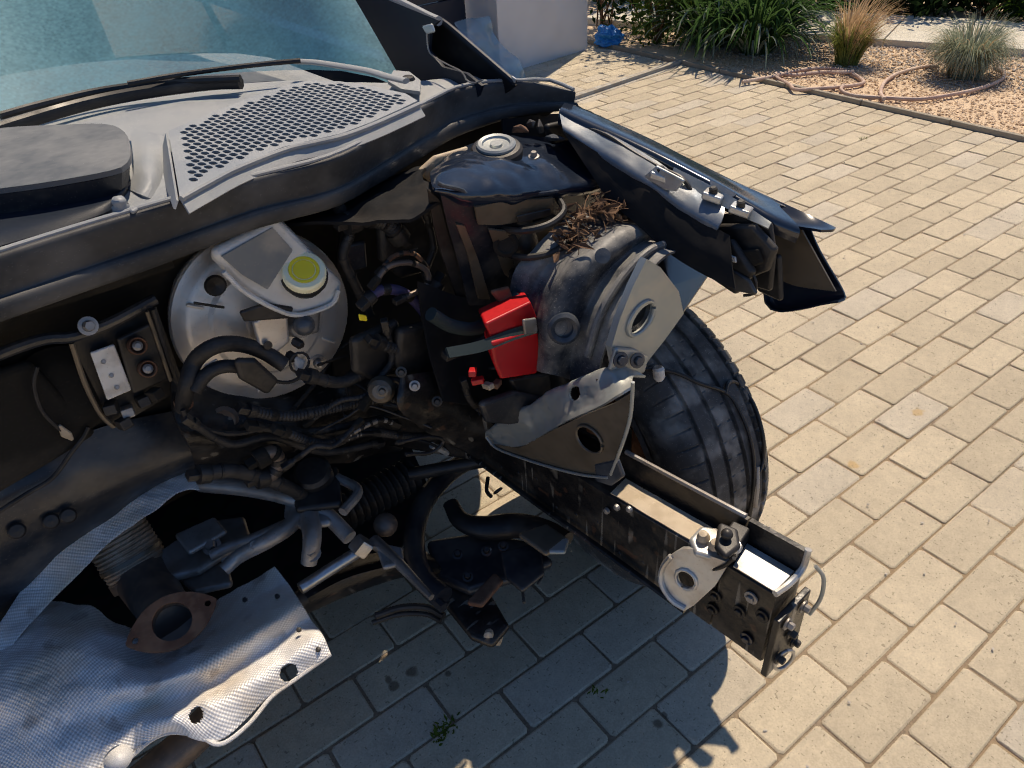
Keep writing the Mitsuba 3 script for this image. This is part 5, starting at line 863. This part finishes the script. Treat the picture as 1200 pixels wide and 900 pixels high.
sh = [[(-0.867,-1.110,0.360),(-0.923,-1.023,0.340),(-0.979,-0.960,0.310),(-0.909,-0.904,0.310),(-0.839,-0.855,0.270),(-0.815,-0.803,0.250),(-0.796,-0.714,0.270),(-0.757,-0.623,0.310)],
      [(-0.801,-1.117,0.370),(-0.838,-1.032,0.365),(-0.824,-0.965,0.355),(-0.780,-0.910,0.330),(-0.754,-0.854,0.280),(-0.756,-0.799,0.265),(-0.730,-0.704,0.285),(-0.714,-0.622,0.300)],
      [(-0.759,-1.129,0.360),(-0.786,-1.046,0.360),(-0.756,-0.981,0.345),(-0.705,-0.918,0.320),(-0.669,-0.847,0.315),(-0.655,-0.789,0.315),(-0.646,-0.703,0.320),(-0.650,-0.630,0.315)],
      [(-0.738,-1.146,0.330),(-0.760,-1.067,0.325),(-0.707,-1.000,0.320),(-0.688,-0.923,0.285),(-0.655,-0.856,0.280),(-0.641,-0.790,0.275),(-0.633,-0.701,0.285),(-0.631,-0.628,0.285)],
      [(-0.717,-1.163,0.300),(-0.732,-1.083,0.300),(-0.675,-1.014,0.300),(-0.650,-0.931,0.285),(-0.609,-0.861,0.300),(-0.587,-0.802,0.300),(-0.581,-0.712,0.300),(-0.581,-0.632,0.295)],
      [(-0.684,-1.182,0.270),(-0.696,-1.104,0.270),(-0.652,-1.040,0.270),(-0.627,-0.952,0.265),(-0.613,-0.888,0.275),(-0.549,-0.837,0.270),(-0.561,-0.743,0.270),(-0.552,-0.637,0.280)]]
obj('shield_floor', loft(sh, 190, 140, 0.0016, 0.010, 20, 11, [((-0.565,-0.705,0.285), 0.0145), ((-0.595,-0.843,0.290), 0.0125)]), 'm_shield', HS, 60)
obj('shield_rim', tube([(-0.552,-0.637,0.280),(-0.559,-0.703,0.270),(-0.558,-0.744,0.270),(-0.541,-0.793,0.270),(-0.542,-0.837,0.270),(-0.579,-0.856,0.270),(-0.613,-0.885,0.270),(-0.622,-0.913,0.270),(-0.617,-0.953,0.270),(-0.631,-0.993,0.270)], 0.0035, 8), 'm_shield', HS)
for q in ((-0.687,-0.653,0.318), (-0.645,-0.643,0.312), (-0.611,-0.657,0.305), (-0.563,-0.651,0.295), (-0.718,-0.697,0.320), (-0.769,-0.859,0.300)):
    obj('hole_disc', lathe([(0, 0.0035), (0.0035, 0.003), (0.0045, -0.001)], q, (0.2, -0.1, 1), 10), 'm_black', HS)  # dark discs stand in for small holes in the sheet
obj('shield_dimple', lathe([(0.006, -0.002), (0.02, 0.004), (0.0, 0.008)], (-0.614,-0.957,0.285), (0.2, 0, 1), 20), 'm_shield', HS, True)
P('exhaust_stub', tube([(-0.679,-0.805,0.160),(-0.661,-0.873,0.160),(-0.652,-0.934,0.160),(-0.646,-0.977,0.160)], 0.030, 16), 'm_burnt')

P('under_tray', loft([[(-1.166,-1.188,0.130),(-1.183,-0.955,0.130),(-1.317,-0.750,0.130),(-1.250,-0.462,0.130),(-1.043,-0.149,0.130)], [(-1.075,-1.207,0.120),(-1.114,-0.962,0.120),(-1.038,-0.765,0.120),(-0.991,-0.555,0.120),(-0.849,-0.231,0.120)], [(-0.965,-1.225,0.120),(-1.010,-0.991,0.120),(-0.922,-0.794,0.120),(-0.831,-0.620,0.120),(-0.792,-0.354,0.120)]], 30, 12, 0.006, 0.006, 10), 'm_shadowed')  # dark sheet added so the space under the tunnel stays black
P('inner_panel', loft([[(-0.700,-0.275,0.766),(-0.700,-0.157,0.683),(-0.700,0.010,0.649)], [(-0.680,-0.287,0.665),(-0.680,-0.163,0.587),(-0.680,0.009,0.502)], [(-0.640,-0.296,0.565),(-0.640,-0.166,0.472),(-0.640,-0.009,0.404)]], 16, 14, 0.005, 0.006, 14), 'm_shadowed')  # dark sheet added to fill the gap behind the red covers with shade
# ---- front wheel
st = -0.13; wax = V([-math.sin(st), math.cos(st), 0]); wf = V([math.cos(st), math.sin(st), 0])
wc = V([-0.55, 0.143, 0.32]) + wax * (-0.068)
prof = [(-0.098, 0.225), (-0.106, 0.245), (-0.108, 0.268), (-0.103, 0.290), (-0.094, 0.305), (-0.086, 0.312)]
ribs = []
gro = (-0.058, -0.020, 0.022, 0.064)
xs = np.unique(np.round(np.r_[np.linspace(-0.086, 0.086, 44), [g + d for g in gro for d in (-0.0052, -0.0042, 0.0042, 0.0052)]], 5))
for x in xs:
    R_ = 0.3215 - 0.55 * abs(x) ** 2 - 9.0 * max(0, abs(x) - 0.07) ** 1.5 * 0.35
    if any(abs(x - g) < 0.0047 for g in gro): R_ -= 0.0075
    ribs.append((x, R_))
full = prof + ribs + [(-x, r) for x, r in prof[::-1]]
NT = 760
th = np.arange(NT) / NT * 2 * np.pi
vv = []
sip_in = np.array([(k % 12) == 0 for k in range(NT)]); sip_out = np.array([(k % 10) < 2 for k in range(NT)])
for x, R_ in full:
    Rr = np.full(NT, R_)
    if -0.10 < x < -0.061 and R_ > 0.3: Rr = Rr - 0.003 * sip_in
    if 0.069 < x < 0.10 and R_ > 0.28: Rr = Rr - 0.005 * sip_out
    if -0.017 < x < 0.017: Rr = Rr - 0.002 * np.roll(sip_in, 5) * (abs(x) > 0.006)
    vv.append(wc + wax * x + Rr[:, None] * (np.cos(th)[:, None] * wf + np.sin(th)[:, None] * V([0, 0, 1])))
FW = 'wrecked_car__front_wheel'
obj('tyre', tm(np.vstack(vv), grid_faces(len(full), NT, True)), 'm_tyre', FW, 25, 'worn dusty black tyre with long grooves')
tag(FW, 'front wheel turned slightly inwards')
obj('rim', lathe([(0.226, -0.10), (0.215, -0.104), (0.208, -0.098), (0.198, -0.08), (0.196, 0.02), (0.20, 0.09), (0.214, 0.104), (0.226, 0.10)], wc, wax, 60), 'm_alu', FW, True)
obj('rim_face', lathe([(0.0, 0.05), (0.06, 0.055), (0.19, 0.07), (0.2, 0.09)], wc, wax, 40), 'm_alu', FW)
obj('brake_disc', lathe([(0.06, 0.02), (0.06, 0.045), (0.140, 0.045), (0.140, 0.022), (0.06, 0.02)], wc + wax * -0.03, wax, 50), 'm_rust', FW)
obj('brake_caliper', obox(wc + wax * 0.0 + wf * 0.13 + V([0, 0, 0.03]), (0.05, 0.05, 0.07), wf, r=0.012), 'm_rust', FW)
P('steering_knuckle', hull([wc + wax * -0.06, wc + wax * -0.05 + V([0, 0, 0.12]), wc + wax * -0.06 + V([0, 0, -0.12]), wc + wax * -0.09 + wf * -0.10], 0.025), 'm_rust')
P('suspension_strut', cat(tube([wc + wax * -0.12 + V([0, 0, 0.05]), V((-0.68, -0.09, 0.88))], 0.026, 16), tube([V((-0.61, -0.045, 0.60)) + V([-0.035 * k / 40, -0.03 * k / 40, 0.24 * k / 40]) + 0.058 * V([math.cos(k * 0.8), math.sin(k * 0.8), 0]) for k in range(42)], 0.006, 8, 160)), 'm_black')
P('driveshaft', tube([V((-0.800,-0.299,0.288)), wc + wax * -0.08 + V([-0.02, 0, 0])], 0.014, 12), 'm_black')
# loose cables draped over the tyre
P('loose_cable', tube([(-0.426, -0.060, 0.612), (-0.416, -0.03, 0.605), (-0.388, 0.007, 0.593), (-0.354, 0.035, 0.572), (-0.325, 0.071, 0.549), (-0.303, 0.079, 0.525), (-0.272, 0.079, 0.479), (-0.250, 0.073, 0.427), (-0.237, 0.063, 0.370), (-0.236, 0.056, 0.300)], 0.0034, 8), 'm_black', label='thin black cable draped down over the tyre')
P('loose_cable', tube([(-0.323, 0.069, 0.547), (-0.331, 0.085, 0.556), (-0.332, 0.106, 0.549), (-0.322, 0.122, 0.530), (-0.292, 0.119, 0.507), (-0.261, 0.109, 0.461), (-0.249, 0.100, 0.418), (-0.240, 0.070, 0.395), (-0.233, 0.058, 0.310)], 0.0038, 8), 'm_black')
P('cable_sleeve', tube([(-0.248, 0.080, 0.420), (-0.236, 0.070, 0.385), (-0.230, 0.064, 0.345)], 0.0050, 8), 'm_alu')

# dry leaves and twigs caught on top of the wheel housing
r = np.random.default_rng(12); lv = []
for k in range(420):
    t = r.uniform(); c = V(cr([(-0.570,-0.065,0.776),(-0.570,-0.024,0.810),(-0.570,0.021,0.822),(-0.570,0.091,0.799),(-0.570,0.155,0.758),(-0.520,0.137,0.750)], 50)[int(t * 49)]) + r.normal(0, 1, 3) * [0.018, 0.016, 0.008] + [0, 0, 0.012]
    a = unit(r.normal(0, 1, 3) * [1, 1, 0.5]); b = unit(np.cross(a, r.normal(0, 1, 3)))
    if k % 3:
        L_, w_ = r.uniform(0.008, 0.02), r.uniform(0.003, 0.007)
        n3 = np.cross(a, b) * r.uniform(-0.004, 0.004)
        q = [c - a * L_, c + b * w_ + n3, c + a * L_, c - b * w_ + n3]
        lv.append(tm(V(q + [p_ - np.cross(a, b) * 0.0006 for p_ in q]), np.array([[0, 1, 2], [0, 2, 3], [6, 5, 4], [7, 6, 4], [0, 4, 1], [1, 4, 5], [1, 5, 2], [2, 5, 6], [2, 6, 3], [3, 6, 7], [3, 7, 0], [0, 7, 4]])))
    else:
        lv.append(tube([c - a * 0.022, c + b * 0.004, c + a * 0.022], 0.0009, 4, 4))
obj('dry_leaf_litter', cat(*lv), 'm_leaf_dry', smooth=False, label='brown dry leaves and twigs lodged on top of the wheel housing', kind='stuff')

# ================================================================ GARDEN PLANTS
def blade(base, tip_dir, length, width, droop, r, seg=7, fold=0.15):
    """One strap leaf that rises and arches over: a narrow ribbon with a fold down the middle."""
    d = unit(tip_dir); up = V([0, 0, 1]); side = unit(np.cross(d, up) if abs(d[2]) < 0.98 else [1, 0, 0])
    C, p, t = [], V(base), d.copy()
    for k in range(seg + 1):
        C.append(p.copy()); p = p + t * length / seg
        t = unit(t + V([0, 0, -1]) * droop * (k + 1) / seg)
    C = V(C); s = np.linspace(0, 1, seg + 1)
    w = width * np.minimum(1, 0.55 + 1.3 * s) * np.sqrt(np.clip(1 - s, 0.0, 1)) + 0.0006
    nrm = unit(np.cross(side, d))
    v = np.vstack([C + side * w[:, None], C - nrm * (w * fold)[:, None], C - side * w[:, None]])
    n_ = seg + 1; f = []
    for k in range(seg):
        for o in (0, n_): f += [[o + k, o + k + 1, o + n_ + k + 1], [o + k, o + n_ + k + 1, o + n_ + k]]
    return tm(v, np.array(f))
def clump(c, n, length, width, droop, spread, seed, rad=0.05, lean=(0, 0)):
    r = np.random.default_rng(seed); ms = []
    for k in range(n):
        a = r.uniform(0, 6.283); s = spread * math.sqrt(r.uniform(0.02, 1))
        d = (math.cos(a) * s + lean[0], math.sin(a) * s + lean[1], 1.0)
        b = V(c) + [rad * math.sqrt(r.uniform()) * math.cos(a), rad * math.sqrt(r.uniform()) * math.sin(a), 0]
        ms.append(blade(b, d, length * r.uniform(0.55, 1.1), width * r.uniform(0.7, 1.25), droop * r.uniform(0.4, 1.4), r))
    return cat(*ms)
def leafy(c, rx, ry, h, n, size, seed, z0=0.0):
    """A shrub: small pointed leaves through an uneven volume, clumped."""
    r = np.random.default_rng(seed); ms = []
    cl = [V(c) + [r.uniform(-rx, rx), r.uniform(-ry, ry), z0 + h * r.uniform(0.05, 1.0)] for _ in range(max(6, n // 60))]
    for k in range(n):
        q = cl[r.integers(len(cl))] + r.normal(0, 1, 3) * [rx * 0.22, ry * 0.22, h * 0.13]
        if q[2] < 0.01: continue
        a = unit(r.normal(0, 1, 3) + [0, 0, 0.5]); b = unit(np.cross(a, r.normal(0, 1, 3))); s = size * r.uniform(0.6, 1.3)
        v = V([q - a * s, q + b * s * 0.38 + np.cross(a, b) * s * 0.1, q + a * s, q - b * s * 0.38 + np.cross(a, b) * s * 0.1])
        ms.append(tm(v, np.array([[0, 1, 2], [0, 2, 3]])))
    return cat(*ms)
def plant(name, label, cat_, parts, group=None):
    group = group or {'strap_leaf_plant': 'strap leaved clumps at the paving edge', 'hedge_shrub': 'dark shrubs behind the path', 'lily_plant': 'grassy lilies behind the path', 'tufted_grass': 'ornamental grasses on the mulch'}.get(name)
    key = numbered(name); tag(key, label, cat_, group)
    for pn_, mesh, m, *rest_ in parts: obj(pn_, mesh, m, key, True if pn_ != 'stem' else 30, kind=rest_[0] if rest_ else None)
def stems(c, n, h, spread, seed, rr_=0.006):
    r = np.random.default_rng(seed)
    return cat(*[tube([V(c) + [r.normal(0, 0.03), r.normal(0, 0.03), 0], V(c) + [r.normal(0, spread), r.normal(0, spread), h * r.uniform(0.5, 1)]], rr_, 5, 4) for _ in range(n)])
for (x, y, seed, n, L_, ln) in ((-2.80, 4.02, 1, 240, 0.72, (0.10, -0.05)), (-3.18, 4.02, 2, 210, 0.75, (0.0, -0.1)), (-3.02, 4.35, 3, 190, 0.90, (0, 0))):
    lab = {1: 'large dark green strap leaved clump overhanging the paving edge, nearest the coiled hose', 2: 'dark green strap leaved clump with whitish leaf bases behind the gate track end', 3: 'tall dark green strap leaved clump behind the two at the paving edge'}[seed]
    plant('strap_leaf_plant', lab, 'plant', [('leaves', clump((x, y, 0), n, L_, 0.013, 0.55, 0.95, seed, 0.10, ln), 'm_strap_leaf', 'stuff'), ('pale_leaves', clump((x, y, 0), int(n * 0.34), L_ * 0.85, 0.012, 0.7, 1.1, seed + 40, 0.11, ln), 'm_pale_leaf', 'stuff'), ('stem', stems((x, y, 0), 14, 0.25, 0.08, seed, 0.008), 'm_pale_leaf')])
plant('shrub', 'yellow-green leafy shrub beside the pillar and the blue bag', 'shrub', [('leaves', leafy((-3.52, 3.86, 0), 0.24, 0.16, 0.8, 1500, 0.030, 5), 'm_shrub', 'stuff'), ('stem', stems((-3.52, 3.86, 0), 12, 0.6, 0.15, 9), 'm_leaf_dry')])
plant('shrub', 'dark green shrub in the shade right behind the white pillar', 'shrub', [('leaves', leafy((-4.2, 4.05, 0), 0.4, 0.25, 1.4, 1800, 0.035, 6), 'm_dark_hedge', 'stuff'), ('stem', stems((-4.2, 4.05, 0), 12, 1.0, 0.2, 10), 'm_leaf_dry')])
for i, (x, y, rx, h) in enumerate(((-4.3, 5.1, 0.8, 1.2), (-3.55, 5.45, 0.6, 0.8), (-2.75, 5.68, 0.6, 0.5), (-2.05, 5.90, 0.55, 0.45), (-5.4, 5.0, 0.8, 1.8))):
    plant('hedge_shrub', ['dark dense shrub behind the path, left end', 'dark shrub behind the path, above the strap leaved clumps', 'dark shrub behind the path, above the tan tufted grass', 'low dark shrub behind the path, between the two grasses', 'tall dark shrub at the far left behind the gate'][i], 'shrub',
          [('leaves', leafy((x, y, 0), rx, 0.35, h, 3200, 0.04, 20 + i), 'm_dark_hedge', 'stuff'), ('leaves', leafy((x, y, 0.05), rx, 0.33, h, 350, 0.035, 50 + i), 'm_shrub', 'stuff'), ('stem', stems((x, y, 0), 10, h * 0.7, 0.2, 30 + i), 'm_leaf_dry')])
for i, (x, y) in enumerate(((-1.55, 5.78), (-1.15, 5.86), (-0.72, 5.95))):
    plant('lily_plant', ['bright green grassy lily behind the path, left of three', 'bright green grassy lily behind the path, middle of three', 'bright green grassy lily behind the path, right of three'][i], 'plant',
          [('leaves', clump((x, y, 0), 190, 0.42, 0.010, 0.6, 0.9, 70 + i, 0.14), 'm_bright', 'stuff'), ('stem', stems((x, y, 0), 8, 0.2, 0.06, 80 + i), 'm_shrub')])
tg = V((-2.17, 4.08, 0))
plant('tufted_grass', 'tufted grass with feathery tan tops, beside the coiled hose', 'grass', [('green_blades', clump(tg, 420, 0.30, 0.0028, 0.55, 0.35, 91, 0.07), 'm_grass_green', 'stuff'), ('tan_blades', clump(tg, 420, 0.44, 0.0022, 0.55, 0.3, 92, 0.06, (0.12, 0.1)), 'm_grass_tan', 'stuff')])
fg = V((-1.50, 4.20, 0))
plant('tufted_grass', 'round grey-green tuft of fine grass at the end of the hose', 'grass', [('blades', clump(fg, 1500, 0.36, 0.0018, 0.95, 0.35, 93, 0.09), 'm_fescue', 'stuff'), ('dry_blades', clump(fg, 200, 0.34, 0.0018, 1.0, 0.4, 94, 0.09), 'm_grass_tan', 'stuff')])

# garden hose coiled on the mulch
hp = [(-2.427,3.317,0.025),(-2.348,3.515,0.025),(-2.308,3.688,0.025),(-2.226,3.845,0.025),(-2.075,3.880,0.025),(-1.922,3.779,0.025),(-1.864,3.688,0.025),(-1.924,3.556,0.025),(-2.019,3.441,0.025),(-2.097,3.361,0.025),(-2.180,3.432,0.025),(-2.299,3.504,0.025),(-2.369,3.595,0.025),(-2.267,3.621,0.025),(-2.176,3.759,0.025),(-2.059,3.796,0.035),(-2.009,3.856,0.035)]
hp2 = [(-1.905,3.545,0.040),(-1.882,3.488,0.028),(-1.782,3.437,0.028),(-1.618,3.501,0.028),(-1.472,3.592,0.028),(-1.374,3.786,0.028),(-1.315,3.974,0.028),(-1.296,4.180,0.028),(-1.334,4.331,0.028),(-1.417,4.410,0.028)]
hp3 = [(-1.601,3.420,0.045),(-1.703,3.593,0.025),(-1.774,3.776,0.025),(-1.803,3.959,0.025),(-1.784,4.114,0.025),(-1.743,4.240,0.025),(-1.685,4.281,0.025)]
obj('garden_hose', cat(tube(hp, 0.011, 10, 120), tube(hp2, 0.011, 10, 90), tube(hp3, 0.0105, 10, 60)), 'm_hose', label='faded pinkish brown garden hose lying in loops on the mulch', cat_='hose')
# blue bag by the pillar, translucent sheet leaning on it
bm = trimesh.creation.icosphere(subdivisions=4, radius=1.0); bv = bm.vertices * [0.10, 0.09, 0.075]
bv = bv * (0.45 + 1.1 * meshkit.fbm(bm.vertices * 2.6, 3, 3))[:, None]
obj('plastic_bag', tm(bv + V((-3.785,3.610,0.000)) + [0, 0, 0.06], bm.faces), 'm_bluebag', smooth=40, label='crumpled bright blue plastic bag beside the pillar foot', cat_='bag')
sc_ = V((-3.709,2.438,0.000)); 
rows = [[sc_ + V([0.12 - 0.10 * i + 0.03 * math.sin(3 * i + j), -0.16 + 0.075 * j * (1 - 0.1 * i) + 0.02 * math.sin(2 * j + i), 0.01 + 0.12 * i]) for j in range(6)] for i in range(4)]
obj('plastic_sheet', loft(rows, 40, 30, 0.0006, 0.03, 9, 6), 'm_sheet', smooth=60, label='crumpled pale blue translucent plastic sheet leaning against the pillar', cat_='plastic sheet')
